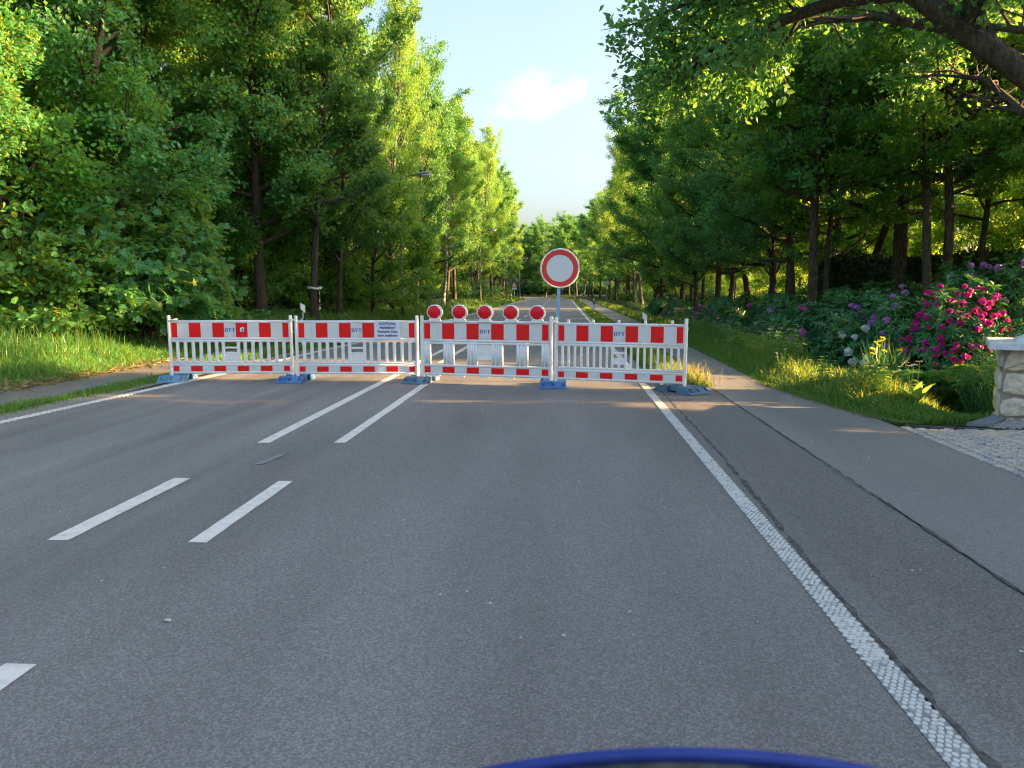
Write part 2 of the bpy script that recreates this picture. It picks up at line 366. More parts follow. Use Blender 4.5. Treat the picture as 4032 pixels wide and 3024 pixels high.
# ------------------------------------------------------------------ ground shape
def sm(a, b, x):
    t = np.clip((np.asarray(x, float) - a) / (b - a), 0, 1); return t * t * (3 - 2 * t)
def bend(y):
    t = np.clip(np.asarray(y, float) - 118, 0, None); return -t * t / 170.0
def gz(x, y):
    """height of the land; the road surfaces lie as sheets on top of z = 0"""
    x = np.asarray(x, float); y = np.asarray(y, float)
    xs = x - bend(y)
    z = np.full(np.broadcast(x, y).shape, -0.03)
    a = -8.8 + 2.3 * sm(16, 23, y)
    z = z + 0.42 * sm(0, 2.6, a - xs)
    z = z + 0.06 * np.sin(xs * 1.3 + y * 0.6) * sm(0.6, 3, a - xs)
    z = z + 0.10 * sm(3.6, 4.1, xs) * sm(9.0, 10, y) * (1 - sm(4.6, 5.0, xs))
    z = z - 0.72 * np.exp(-((xs - 5.65) / 0.52) ** 2) * sm(9.35, 9.75, y)
    z = z + 0.40 * sm(6.4, 10.0, xs) * sm(9.2, 11, y)
    return z

xs_ = np.unique(np.concatenate([np.linspace(-600, -40, 12), np.linspace(-40, -14, 20), np.linspace(-14, -6, 28), np.linspace(-6, 3, 8), np.linspace(3, 8, 42), np.linspace(8, 40, 24), np.linspace(40, 600, 12)]))
ys_ = np.unique(np.concatenate([np.linspace(-600, -20, 10), np.linspace(-20, 9, 18), np.linspace(9, 26, 46), np.linspace(26, 120, 60), np.linspace(120, 260, 40), np.linspace(260, 1500, 14)]))
XX, YY = np.meshgrid(xs_, ys_)
ZZ = gz(XX, YY)
nx, ny = len(xs_), len(ys_)
ii = (np.arange(ny - 1)[:, None] * nx + np.arange(nx - 1)).ravel()
g = Geo().add(np.stack([XX, YY, ZZ], -1), np.stack([ii, ii + 1, ii + nx + 1, ii + nx], 1))
tag(struct('ground', g, M['soil'], smooth=True), 'dark soil under the verges and the woods on both sides of the road', 'ground')

def strip(name, xl, xr, y0, y1, z, m, n=60, label=None, cat=None, parent=None, jag=0.0, seed=0):
    """flat sheet along the road between xl(y) and xr(y)"""
    ys = np.unique(np.concatenate([np.linspace(y0, y1, n), np.linspace(max(y0, 118), y1, 30)])) if y1 > 118 else np.linspace(y0, y1, n)
    f = lambda v: np.interp(ys, v[0], v[1]) if isinstance(v, tuple) else np.full(len(ys), float(v))
    rg = np.random.default_rng(seed); b = bend(ys)
    L = f(xl) + b + rg.normal(0, jag, len(ys)); R = f(xr) + b + rg.normal(0, jag, len(ys))
    V = np.concatenate([np.stack([L, ys, np.full_like(ys, z)], 1), np.stack([R, ys, np.full_like(ys, z)], 1)])
    k = len(ys); i = np.arange(k - 1)
    g = Geo().add(V, np.stack([i, i + k, i + k + 1, i + 1], 1))
    o = struct(name, g, m, parent)
    if label: tag(o, label, cat)
    return o

LEFT = ([-30, 8, 13, 17, 22, 30, 64, 300], [-6.85, -6.75, -6.50, -6.45, -6.25, -6.10, -6.0, -6.0])
strip('road', LEFT, 1.58, -30, 290, 0.0, M['road'], 120, 'grey asphalt carriageway running straight into the woods', 'road')
strip('road_widening', 1.58, 2.37, -30, 12.1, -0.001, M['patch'], 60, 'darker asphalt strip between the road edge line and the path', 'road')
strip('cycle_path', ([-30, 12, 17, 30, 290], [2.37, 2.37, 2.62, 2.5, 2.6]), ([-30, 8.9, 9.2, 10.8, 12.4, 16.4, 19, 40, 290], [3.8, 3.82, 3.78, 3.48, 3.30, 3.42, 3.45, 3.75, 4.0]), -30, 200, 0.003, M['path'], 160, 'smooth grey asphalt path right of the road', 'path', jag=0.012, seed=4)
strip('side_path', ([-30, 13, 60], [-8.75, -8.55, -8.9]), ([-30, 13, 60], [-7.45, -7.35, -7.6]), -30, 26, 0.004, M['lpath'], 90, 'old asphalt footpath left of the road', 'path', jag=0.03, seed=5)
strip('sandy_shoulder', ([-30, 13, 22], [-7.30, -7.05, -6.5]), ([-30, 13, 22], [-6.84, -6.62, -6.3]), -30, 21, 0.003, M['sand'], 80, 'pale sandy strip beside the left edge line', 'shoulder', jag=0.03, seed=6)
rg = np.random.default_rng(3)
strip('tar_seam', ([0, 4, 7, 12], [1.415, 1.40, 1.50, 1.52]), ([0, 4, 7, 12], [1.440, 1.428, 1.525, 1.535]), 0.5, 12.3, 0.004, M['tar'], 140, 'dark jagged seam beside the right edge line', 'seam', jag=0.010, seed=7)
strip('tar_seam', 2.364, 2.380, 0.5, 11.9, 0.007, M['tar'], 140, 'thin dark seam between road widening and cycle path', 'seam', jag=0.006, seed=8)

# painted markings (thin sheets on the asphalt)
def dash(x0, x1, y0, y1, label, m='paint', n=12):
    ys = np.linspace(y0, y1, n); b = bend(ys)
    rr = np.random.default_rng(int(y0 * 100))
    xl = np.full(n, x0) + b + rr.normal(0, 0.002, n); xr = np.full(n, x1) + b + rr.normal(0, 0.002, n)
    if np.ndim(x0) or False: pass
    V = np.concatenate([np.stack([xl, ys, np.full(n, 0.004)], 1), np.stack([xr, ys, np.full(n, 0.004)], 1)])
    i = np.arange(n - 1)
    o = struct('lane_marking', Geo().add(V, np.stack([i, i + n, i + n + 1, i + 1], 1)), M[m])
    tag(o, label, 'road marking')
    return o
dash(-3.20, -3.06, 4.25, 5.79, 'white dash of the left middle line, short and close to the camera')
dash(-2.30, -2.18, 4.27, 5.75, 'white dash of the right middle line, short and close to the camera')
dash(-2.31, -2.17, 1.2, 2.77, 'white dash cut off by the left picture edge')
dash(-3.10, -2.97, 7.22, 14.2, 'long white line of the left pair running under the barriers')
dash(-2.32, -2.20, 7.28, 13.9, 'long white line of the right pair running under the barriers')
dash(-3.15, -3.03, 15.2, 27.0, 'left solid white line of the pair beyond the barriers', 'paint')
dash(-2.66, -2.54, 15.6, 26.0, 'right solid white line of the pair beyond the barriers', 'paint')
for k, y0 in enumerate(np.arange(29, 215, 6.6)):
    o = dash(-2.38 + 0.35 * min(1, (y0 - 29) / 40), -2.24 + 0.35 * min(1, (y0 - 29) / 40), y0, y0 + 3.6, 'white centre dash on the road beyond the barriers', 'paint', 8)
    o['group'] = 'centre dashes receding beyond the barriers'
g = Geo().add([(-2.74, 6.30, .006), (-2.66, 6.32, .006), (-2.60, 6.72, .006), (-2.66, 6.74, .006)], [(0, 1, 2, 3)])
tag(struct('paint_smear', g, mat('pale paint smear', (0.27, 0.30, 0.33), 0.6, noise=(30, (0.16, 0.16, 0.165), .4, .6))), 'short pale paint smear on the asphalt between the two middle lines', 'road marking')
# right edge line: plain far off, raised paint drops in front
strip('edge_line', 1.27, 1.40, 13.0, 290, 0.004, M['paint'], 120, 'right white edge line of the road beyond the barriers', 'road marking')
near = strip('edge_line', 1.274, 1.396, 0.6, 13.0, 0.004, M['paint_old'], 60, 'right white edge line made of raised paint drops', 'road marking')
V, F = [], []
rg = np.random.default_rng(11)
a8 = np.linspace(0, 2 * np.pi, 8, endpoint=False)
gs = Geo(); y = 0.8; row = 0
while y < 13.2:
    blot = (3.05 < y < 3.45) or (5.3 < y < 5.7) or (8.8 < y < 9.1)
    for k in range(4):
        x = 1.284 + (k + 0.5 * (row % 2)) * 0.0285 + rg.normal(0, 0.0013)
        rx, ry_ = 0.0126 * rg.uniform(.86, 1.08), 0.0122 * rg.uniform(.85, 1.1)
        if rg.random() < .035: continue
        if blot: rx *= rg.uniform(1.0, 1.5); ry_ *= rg.uniform(1.0, 1.4)
        h = 0.0045 if not blot else 0.003
        yy = y + rg.normal(0, 0.0015)
        R0 = np.stack([x + np.cos(a8) * rx, yy + np.sin(a8) * ry_, np.full(8, 0.003)], 1)
        R1 = np.stack([x + np.cos(a8) * rx * .92, yy + np.sin(a8) * ry_ * .92, np.full(8, 0.004 + h * .7)], 1)
        b0 = gs.n
        gs.add(np.concatenate([R0, R1, [[x, yy, 0.004 + h]]]), [(j, (j + 1) % 8, 8 + (j + 1) % 8, 8 + j) for j in range(8)])
        gs.T.append((np.array([(b0 + 8 + j, b0 + 8 + (j + 1) % 8, b0 + 16) for j in range(8)]), np.zeros(8, np.int32), np.full(8, .5, np.float32)))
    y += 0.0262; row += 1
near.data.materials[0] = mat('worn line base', (0.34, 0.34, 0.33), 0.7, 0.3, noise=(30, (0.18, 0.18, 0.18), 0.4, 0.65))
o = obj('paint_drops', gs, M['paint_old'], near); o['kind'] = 'stuff'
# left edge line: cross bars near, plain far
strip('edge_line', ([19, 22, 30, 64, 300], [-6.20, -6.05, -5.92, -5.86, -5.86]), ([19, 22, 30, 64, 300], [-6.07, -5.92, -5.79, -5.73, -5.73]), 19, 290, 0.004, M['paint'], 120, 'left white edge line of the road beyond the barriers', 'road marking')
le = strip('edge_line', ([0, 8, 13, 19], [-6.70, -6.66, -6.38, -6.20]), ([0, 8, 13, 19], [-6.56, -6.52, -6.25, -6.07]), 2, 19, 0.004, M['paint_old'], 60, 'left white edge line made of raised cross bars', 'road marking')
le.data.materials[0] = near.data.materials[0]
gs = Geo(); y = 2.0
while y < 19:
    c = np.interp(y, [0, 8, 13, 19], [-6.63, -6.59, -6.315, -6.135])
    P = [(c - .07, y - .01, .003), (c + .07, y + .012, .003), (c + .07, y + .062, .003), (c - .07, y + .04, .003)]
    gs.poly(P, (0, 0, 0.007)); y += 0.092
o = obj('cross_bars', gs, M['paint'], le); o['kind'] = 'stuff'
# water in the ditch
strip('ditch_water', 5.1, 6.2, 9.4, 90, -0.46, M['water'], 30, 'dark still water in the ditch behind the right verge', 'water')

# ------------------------------------------------------------------ driveway of granite setts
dw = struct('driveway', Geo().box(3.80, 9.0, -6.0, 8.62, -0.06, -0.012), M['joint'])
tag(dw, 'driveway paved with pale granite setts right of the path', 'driveway')
rg = np.random.default_rng(21)
def sett_mesh(w, l, seed, mm):
    r = np.random.default_rng(seed)
    o8 = np.array([(-.5, -.42), (-.42, -.5), (.42, -.5), (.5, -.42), (.5, .42), (.42, .5), (-.42, .5), (-.5, .42)]) * [w, l]
    o8 = o8 + r.normal(0, .0035, o8.shape)
    f = lambda s, z: np.column_stack([o8 * s, np.full(8, z)])
    return Geo().rings([f(1.0, -.03), f(1.0, .002 + r.uniform(0, .004)), f(.86, .011 + r.uniform(0, .004))]).mesh('sett', mm)
setts = [sett_mesh(rg.uniform(.088, .105), rg.uniform(.075, .12), i, M[('sett_a', 'sett_a', 'sett_b', 'sett_c')[i % 4]]) for i in range(12)]
cells = []
seg = 1.05
for k, xc in enumerate(np.arange(4.0, 9.2, seg)):          # fan columns of arcs running in Y
    for yb in np.arange(-5.5, 9.6, 0.112):
        nn = 11
        for j in range(nn):
            t = (j + .5 + rg.uniform(-.12, .12)) / nn - .5
            ang = t * 1.5
            x = xc + seg * .70 * math.sin(ang) / math.sin(.75) * .72 ; yy = yb - .62 * (1 - math.cos(ang)) / (1 - math.cos(.75)) * .45
            if 3.99 < x < 8.9 and -5.9 < yy < 8.42: cells.append((x, yy, ang))
row = [(3.88, yy, 0) for yy in np.arange(-5.8, 8.6, 0.13)]
cells = row + cells
def inview(x, y):
    px = 1216 + 1600 * x / max(y, .1) * 1.0
    return px < 2300 and y > 4.5
cells.sort(key=lambda c: (not inview(c[0], c[1]), c[0] ** 2 + (c[1] - 7) ** 2))
rest = Geo()
kept = 0
for i, (x, yy, ang) in enumerate(cells):
    if inview(x, yy) and kept < 300:
        o = link('sett', setts[rg.integers(12)], dw, (x, yy, rg.uniform(-.004, .004)), (rg.normal(0, .02), rg.normal(0, .02), -ang * .8 + rg.normal(0, .05))); kept += 1
    elif y > -2:
        c_, s_ = math.cos(-ang * .8), math.sin(-ang * .8)
        w, l = rg.uniform(.042, .05), rg.uniform(.04, .055)
        base = np.array([(-w, -l), (w, -l), (w, l), (-w, l)]) @ np.array([[c_, s_], [-s_, c_]]) + [x, yy]
        rest.rings([np.column_stack([base, np.full(4, -.03)]), np.column_stack([base, np.full(4, .004)])])
o = obj('sett_paving', rest, M['sett_a'], dw); o['kind'] = 'stuff'
# dark drainage slot, kerb and gravel towards the pillar
g = Geo().poly([(3.95, 8.66, -.02), (5.15, 8.40, -.02), (9.0, 8.36, -.02), (9.0, 8.44, -.02), (5.15, 8.475, -.02), (3.95, 8.71, -.02)], (0, 0, .028))
tag(struct('drainage_channel', g, M['tar']), 'dark narrow drainage slot along the upper edge of the driveway', 'drain')
g = Geo().poly([(4.62, 8.68, -.05), (4.86, 8.60, -.05), (5.28, 9.08, -.05), (5.26, 9.30, -.05)], (0, 0, .09))
tag(struct('kerb_stone', g, M['kerb']), 'grey flat kerb stone between grass and gravel beside the pillar', 'kerb')
g = Geo(); g.add([(4.80, 8.56, .012), (9, 8.47, .012), (9, 9.4, .012), (5.25, 9.3, .012)], [(0, 1, 2, 3)])
rg = np.random.default_rng(5)
n = 2600
px_, py_ = rg.uniform(4.8, 7.0, n), rg.uniform(8.5, 9.35, n)
ok = (px_ - 4.85) > (py_ - 8.55) * .6
for x, y in zip(px_[ok], py_[ok]):
    r = rg.uniform(.010, .022); th = rg.uniform(0, 6.3, 5); th.sort()
    P = np.column_stack([x + np.cos(th) * r, y + np.sin(th) * r, np.full(5, .012)])
    P1 = P + [0, 0, r * .55]; P1[:, :2] = (P1[:, :2] - [x, y]) * .6 + [x, y]
    g.rings([P, P1])
gv = obj('gravel', g, M['gravel']); tag(gv, 'pale loose gravel strip in front of the stone pillar', 'gravel', kind='stuff')

# ------------------------------------------------------------------ stone gate pillar
pil = thing('gate_pillar', 'rubble stone gate pillar with white slab and pointed cap', 'pillar', (5.82, 9.37, 0), rad(-27))
h = 0.42
obj('mortar_core', Geo().box(-h, h, -h + .02, h, -.5, .845), M['mortar'], pil)
rs = np.random.default_rng(8)
def stone(outline, face, m, proud=.045):
    """irregular block on the front (-Y) or left (-X) face; outline in face coordinates (u, z)"""
    P = np.array(outline, float); c = P.mean(0)
    Q = []
    for i in range(len(P)):                              # add midpoints, jitter
        a, b = P[i], P[(i + 1) % len(P)]
        Q += [a + (c - a) * .09, (a + b) / 2 + rs.normal(0, .006, 2), ]
    Q = np.array(Q)
    def to3(U, d):
        d = np.broadcast_to(d, (len(U),))
        return np.column_stack([U[:, 0], -h + .02 - d, U[:, 1]]) if face == 'front' else np.column_stack([-h - d, -U[:, 0], U[:, 1]])
    k = len(Q)
    R = [to3(Q, -.06), to3(Q, proud * .45 + rs.uniform(0, .006, k)), to3(c + (Q - c) * .84, proud * .85 + rs.normal(0, .006, k)), to3(c + (Q - c) * .45, proud + rs.normal(0, .009, k))]
    g_ = Geo().rings(R if face == 'front' else R)
    return obj('stone', g_, M[m], pil)
FR = [([(-.42, .64), (-.36, .84), (-.16, .845), (-.13, .70), (-.19, .60), (-.40, .59)], 'stone_p'),
      ([(-.11, .73), (-.13, .845), (.02, .845), (-.02, .72)], 'stone_w'), ([(.04, .74), (.06, .845), (.30, .845), (.31, .73), (.16, .70)], 'stone_p'),
      ([(-.16, .60), (-.10, .70), (.06, .70), (.10, .58), (-.02, .52)], 'stone_o'), ([(.13, .55), (.12, .67), (.30, .70), (.42, .66), (.42, .54)], 'stone_w'),
      ([(-.42, .33), (-.40, .56), (-.20, .57), (-.05, .50), (.02, .44), (.00, .32), (-.20, .29)], 'stone_w'), ([(.05, .34), (.06, .47), (.28, .52), (.42, .50), (.42, .33)], 'stone_g'),
      ([(-.42, .06), (-.41, .24), (-.28, .285), (-.08, .24), (-.08, .07), (-.30, .04)], 'stone_w'), ([(-.05, .16), (-.04, .27), (.10, .29), (.12, .19)], 'stone_p'),
      ([(-.05, .00), (-.05, .13), (.12, .16), (.24, .12), (.22, -.01)], 'stone_o'), ([(.15, .18), (.14, .30), (.42, .31), (.42, .16), (.27, .13)], 'stone_w'),
      ([(-.42, -.12), (-.42, .02), (-.26, .03), (-.20, -.10)], 'stone_p'), ([(-.18, -.10), (-.22, .03), (-.09, .04), (-.05, -.03), (-.06, -.12)], 'stone_g'), ([(-.02, -.12), (-.02, -.04), (.20, -.04), (.40, .10), (.42, -.12)], 'stone_w')]
for P, m_ in FR: stone([(u, z) for u, z in P][::-1], 'front', m_)
LF = [([(-.40, .60), (-.38, .84), (-.05, .845), (-.07, .61)], 'stone_w'), ([(-.03, .58), (-.02, .845), (.38, .84), (.40, .62)], 'stone_g'),
      ([(-.40, .36), (-.40, .57), (-.10, .58), (-.02, .38)], 'stone_p'), ([(.02, .36), (-.04, .55), (.38, .58), (.40, .35)], 'stone_w'),
      ([(-.40, .02), (-.40, .33), (-.12, .34), (-.06, .04)], 'stone_w'), ([(-.03, .03), (-.06, .33), (.40, .32), (.40, .02)], 'stone_p'),
      ([(-.40, -.12), (-.40, -.01), (.02, .0), (.02, -.12)], 'stone_g'), ([(.05, -.12), (.05, -.0), (.40, -.01), (.40, -.12)], 'stone_w')]
for P, m_ in LF: stone(P, 'left', m_, .04)
g = Geo(); q = .585
sq = lambda w, z: np.array([(-w, -w, z), (w, -w, z), (w, w, z), (-w, w, z)])
g.rings([sq(q - .008, .845), sq(q, .853), sq(q, .925), sq(q - .01, .935)])
obj('cap_slab', g, M['marble'], pil)
g = Geo(); g.rings([sq(.30, .935), sq(.30, .952), sq(.012, 1.105)])
obj('cap_point', g, M['marble'], pil)

# ------------------------------------------------------------------ crash barriers
LETTERS = {
    'B': [[(0, 0), (.42, 0), (.42, .08), (.36, .10), (.36, .90), (.42, .92), (.42, 1), (0, 1), (0, .93), (.08, .9), (.08, .1), (0, .07)],
          [(.47, .53), (.62, .53), (.66, .62), (.66, .86), (.60, .93), (.47, .93), (.47, 1), (.70, 1), (.92, .92), (.96, .76), (.90, .60), (.72, .52), (.93, .46), (1.0, .28), (.95, .09), (.76, 0), (.47, 0), (.47, .07), (.62, .07), (.69, .14), (.69, .38), (.62, .47), (.47, .47)]],
    'V': [[(0, 1), (.50, 1), (.50, .93), (.40, .90), (.58, .38), (.52, .0), (.45, 0), (.10, .90), (0, .93)], [(.62, 1), (1.0, 1), (1.0, .93), (.90, .90), (.58, .02), (.56, .02), (.61, .36), (.80, .90), (.62, .93)]],
    'T': [[(.34, .05), (.25, .04), (.25, 0), (.75, 0), (.75, .04), (.66, .05), (.66, 1), (.34, 1)], [(.0, .70), (.06, .70), (.14, .92), (.30, .93), (.30, 1), (0, 1)], [(1.0, .70), (.94, .70), (.86, .92), (.70, .93), (.70, 1), (1.0, 1)]]}
def tri_fill(poly):
    """ear clipping of a small planar outline"""
    P = [np.array(p, float) for p in poly]
    area = sum(P[i - 1][0] * P[i][1] - P[i][0] * P[i - 1][1] for i in range(len(P)))
    idx = list(range(len(P)))
    if area < 0: idx.reverse()
    cr = lambda a, b, c: (b[0] - a[0]) * (c[1] - a[1]) - (b[1] - a[1]) * (c[0] - a[0])
    out = []
    guard = 0
    while len(idx) > 3 and guard < 500:
        guard += 1
        for k in range(len(idx)):
            i, j, l_ = idx[k - 1], idx[k], idx[(k + 1) % len(idx)]
            a, b, c = P[i], P[j], P[l_]
            if cr(a, b, c) <= 1e-12: continue
            if any(cr(a, b, P[t]) > -1e-12 and cr(b, c, P[t]) > -1e-12 and cr(c, a, P[t]) > -1e-12 for t in idx if t not in (i, j, l_)): continue
            out.append((i, j, l_)); idx.pop(k); break
        else: break
    if len(idx) == 3: out.append(tuple(idx))
    return out
def letters(word, w, hgt, gap, org, ux, uz, nrm, depth):
    """word laid out from org along ux with height along uz, raised by depth along nrm"""
    g_ = Geo(); org, ux, uz, nrm = (np.array(v, float) for v in (org, ux, uz, nrm))
    for k, ch in enumerate(word):
        for poly in LETTERS[ch]:
            P = np.array([org + ux * (k * (w + gap) + p[0] * w) + uz * p[1] * hgt for p in poly])
            n_ = len(P); T = tri_fill(poly)
            g_.add(np.concatenate([P, P + nrm * depth]), [(t[0] + n_, t[1] + n_, t[2] + n_) for t in T])
            g_.Q.append((np.array([(g_.n - 2 * n_ + i, g_.n - 2 * n_ + (i + 1) % n_, g_.n - n_ + (i + 1) % n_, g_.n - n_ + i) for i in range(n_)]), np.zeros(n_, np.int32), np.full(n_, .5, np.float32)))
    return g_

Lb = 2.04
STRIPES = 11
def rail(par, x0, x1, z, r=.019, ry=.022): return obj('rail', Geo().tube([(x0, 0, z), ((x0 + x1) / 2, 0, z), (x1, 0, z)], r, 10, ry=ry), M['white'], par, smooth=True)
def stripe_panel(par, name, x0, x1, z0, z1, logo=False):
    p = obj(name, Geo().box(x0, x1, -.012, .012, z0, z1), M['sheet'], par)
    W_ = x1 - x0; pad = .012; u = (W_ - 2 * pad) / 10
    edges = [(0, .5)] + [(1.5 + 2 * k, 2.5 + 2 * k) for k in range(4)] + [(9.5, 10)]
    for a, b in edges:
        obj('red_stripe', Geo().box(x0 + pad + a * u, x0 + pad + b * u, -.0145, -.0125, z0 + .004, z1 - .004), M['red'], p)
    if logo:
        xa = x0 + pad + 4.5 * u; w = u * .27
        obj('lettering', letters('BVT', w, .062, u * .03, (xa + u * .065, -.0122, (z0 + z1) / 2 - .031), (1, 0, 0), (0, 0, 1), (0, -1, 0), .002), M['ink'], p)
    return p
def post(par, x, top=1.12, bot=.07, r=.027):
    g_ = Geo().tube([(x, 0, bot), (x, 0, .5), (x, 0, top - .008), (x, 0, top)], [r, r, r, r * .8], 12)
    return obj('post', g_, M['white'], par, smooth=False)
def slat(par, x, z0, z1, hw, flat=False):
    if flat: g_ = Geo().box(x - hw, x + hw, -.02, .02, z0, z1)
    else: g_ = Geo().tube([(x, 0, z0), (x, 0, z0 + .012), (x, 0, z1 - .012), (x, 0, z1)], [hw * 1.18, hw, hw, hw * 1.18], 10, ry=[.02] * 4, up=(0, 1, 0))
    return obj('slat', g_, M['white'], par, smooth=not flat)
def hook(par, x0, z0, x1, z1):
    return obj('hook', Geo().tube([(x0, -.03, z0), ((x0 + x1) / 2, -.035, (z0 + z1) / 2), (x1, -.03, z1)], .014, 8), M['white'], par, smooth=True)

def slat_barrier(label, thin=False, emboss=True, sticker=False):
    t = thing('barrier_fence', label, 'barrier', group='barriers across the road')
    post(t, 0); post(t, Lb)
    a, b = .027, Lb - .027
    for z in (.150, .283, .322, .688, .727, 1.018): rail(t, a, b, z, .017 if z != .727 else .02)
    stripe_panel(t, 'lower_panel', a, b, .168, .266)
    stripe_panel(t, 'upper_panel', a, b, .748, 1.000, True)
    hw = .016 if thin else .030
    if thin: xs = [.105 + .1035 * k for k in range(8)]; xs += [Lb - x for x in xs]; ca, cb, zlo = .915, 1.125, .40
    else: xs = [.125 + .131 * k for k in range(6)]; xs += [Lb - x for x in xs]; ca, cb, zlo = .893, 1.147, .34
    for x in xs: slat(t, x, .338, .672, hw, thin)
    slat(t, ca, .338, .672, hw, thin); slat(t, cb, .338, .672, hw, thin)
    if thin: slat(t, Lb / 2, .338, zlo, hw, True)
    m_ = obj('grip_bar', Geo().tube([(ca, 0, .572), (Lb / 2, 0, .572), (cb, 0, .572)], .018, 8, ry=.018), M['white'], t, smooth=True)
    pl = obj('plate', Geo().rings([np.array([(ca, y_, zlo), (cb, y_, zlo), (cb, y_, .478), (ca, y_, .478)]) for y_ in (.012, -.010)]), M['white'], t)
    obj('plate_edge', Geo().tube([(ca, 0, .486), (Lb / 2, 0, .486), (cb, 0, .486)], .014, 8), M['white'], t, smooth=True)
    if emboss: obj('embossing', letters('BVT', .046, .075, .008, (ca + .045, -.0098, zlo + .03), (1, 0, 0), (0, 0, 1), (0, -1, 0), .004), M['white'], pl)
    if sticker:
        st = Geo().poly([(1.195, -.0148, .845), (1.25, -.0148, .85), (1.262, -.0148, .91), (1.24, -.0148, .925), (1.20, -.0148, .915), (1.188, -.0148, .88)], (0, -.001, 0))
        st.poly([(1.205, -.016, .86), (1.235, -.016, .862), (1.245, -.016, .905), (1.222, -.016, .885)], (0, -.0006, 0), 1)
        obj('sticker', st, [M['paper'], M['black']], t)
    for x in (.45, Lb - .35): obj('foot_peg', Geo().box(x - .025, x + .025, -.02, .02, .112, .134), M['white'], t)
    return t
def place(o, p0, p1, lean=0):
    d = math.atan2(p1[1] - p0[1], p1[0] - p0[0]); L_ = math.hypot(p1[0] - p0[0], p1[1] - p0[1])
    o.location = (p0[0], p0[1], 0); o.rotation_euler = (lean, 0, d); o.scale = (L_ / Lb, 1, 1)
B1 = slat_barrier('white slatted barrier with a torn sticker on a red stripe, at the left road edge', sticker=True)
hook(B1, 0.01, 1.035, .16, 1.06); hook(B1, Lb - .02, 1.06, Lb + .12, 1.03)
place(B1, (-6.65, 12.15), (-4.61, 12.33), rad(.5))
B2 = slat_barrier('white slatted barrier carrying the paper notice on its upper panel', emboss=False)
place(B2, (-4.48, 12.23), (-2.45, 12.37))
B4 = slat_barrier('white barrier with thin slats and five short pins on its top rail', thin=True)
for x in (.20, .60, 1.01, 1.42, 1.83):
    obj('pin', Geo().tube([(x, 0, 1.02), (x, 0, 1.085), (x, 0, 1.09)], [.022, .022, .016], 10), M['white'], B4)
hook(B4, -.10, 1.12, .02, 1.02)
place(B4, (-.10, 11.77), (1.85, 11.28))

B3 = thing('barrier_fence', 'white barrier with square openings and five round red lamps on top', 'barrier', group='barriers across the road')
post(B3, 0, 1.125); post(B3, Lb, 1.125)
a, b = .027, Lb - .027
for z in (.150, .298, .715, 1.025): rail(B3, a, b, z, .021)
stripe_panel(B3, 'lower_panel', a, b, .170, .278)
stripe_panel(B3, 'upper_panel', a, b, .737, 1.003, True)
holes = [(.125, .368), (.508, .757), (.880, 1.150), (1.283, 1.532), (1.672, 1.915)]
obj('window_rail', Geo().tube([(.09, -.004, .672), (1, -.004, .672), (Lb - .09, -.004, .672)], .018, 8), M['white'], B3, smooth=True)
for k, (x0, x1) in enumerate(holes):
    for x in (x0, x1): obj('window_bar', Geo().tube([(x, 0, .318), (x, 0, .5), (x, 0, .690)], .021, 10, ry=.022, up=(0, 1, 0)), M['white'], B3, smooth=True)
edges = [a] + [v for h_ in holes for v in h_] + [b]
for k in range(0, len(edges), 2):
    x0, x1 = edges[k] + (.02 if k else 0), edges[k + 1] - (.02 if k < 10 else 0)
    web = obj('web_panel', Geo().box(x0, x1, -.006, .010, .316, .694), M['white'], B3)
    for x in np.linspace(x0, x1, 4)[1:3]:
        obj('rib', Geo().tube([(x, -.006, .318), (x, -.006, .5), (x, -.006, .692)], .014, 8, ry=.014, up=(0, 1, 0)), M['white'], web, smooth=True)
pl = obj('plate', Geo().box(.90, 1.13, -.008, .012, .415, .655), M['white'], B3)
g = Geo()
for (x0, x1, z0, z1) in ((.915, 1.115, .630, .637), (.915, 1.115, .440, .447), (.915, .922, .447, .630), (1.108, 1.115, .447, .630)): g.box(x0, x1, -.012, -.0079, z0, z1)
obj('plate_border', g, M['white'], pl)
obj('grip_bar', Geo().tube([(.88, 0, .412), (1.015, 0, .412), (1.15, 0, .412)], .018, 8), M['white'], B3, smooth=True)
for x in (.2, .6, 1.0, 1.4, 1.8): obj('foot_peg', Geo().box(x - .08, x + .08, -.02, .02, .108, .132), M['white'], B3)
def lamp(par, x):
    z = 1.185; r = .122
    th = np.linspace(math.radians(-52), math.radians(232), 30)
    ol = [(r * math.cos(t), r * math.sin(t)) for t in th] + [(-.080, -.110), (-.090, -.128), (-.102, -.150), (-.108, -.165), (.108, -.165), (.102, -.150), (.090, -.128), (.080, -.110)]
    ol = np.array(ol)
    f = lambda s_, y_: np.column_stack([x + ol[:, 0] * s_, np.full(len(ol), y_), z + ol[:, 1] * s_])
    hs = obj('warning_lamp', Geo().rings([f(.93, .045), f(1.0, .035), f(1.0, -.028), f(.985, -.036), f(.95, -.040)]), M['white'], par)
    g_ = Geo(); R = []
    c = np.linspace(0, 2 * np.pi, 32, endpoint=False)
    for rr, yy in ((.106, -.036), (.106, -.043), (.101, -.047), (.078, -.053), (.045, -.057), (.018, -.059)):
        R.append(np.column_stack([x + np.cos(c) * rr, np.full(32, yy), z + np.sin(c) * rr]))
    g_.rings(R); obj('lens', g_, M['lens'], hs, smooth=True)
    g_ = Geo()
    ring = [(x + math.cos(t) * .1085, -.041, z + math.sin(t) * .1085) for t in np.linspace(0, 2 * np.pi, 33)]
    g_.tube(ring, .003, 6, cap=False, up=(0, 1, 0)); 
    for t in (.8, 2.4, 3.9, 5.5): g_.tube([(x + math.cos(t) * .099, -.05, z + math.sin(t) * .099), (x + math.cos(t) * .099, -.056, z + math.sin(t) * .099)], .006, 6)
    obj('lens_ring', g_, M['white'], hs, smooth=True)
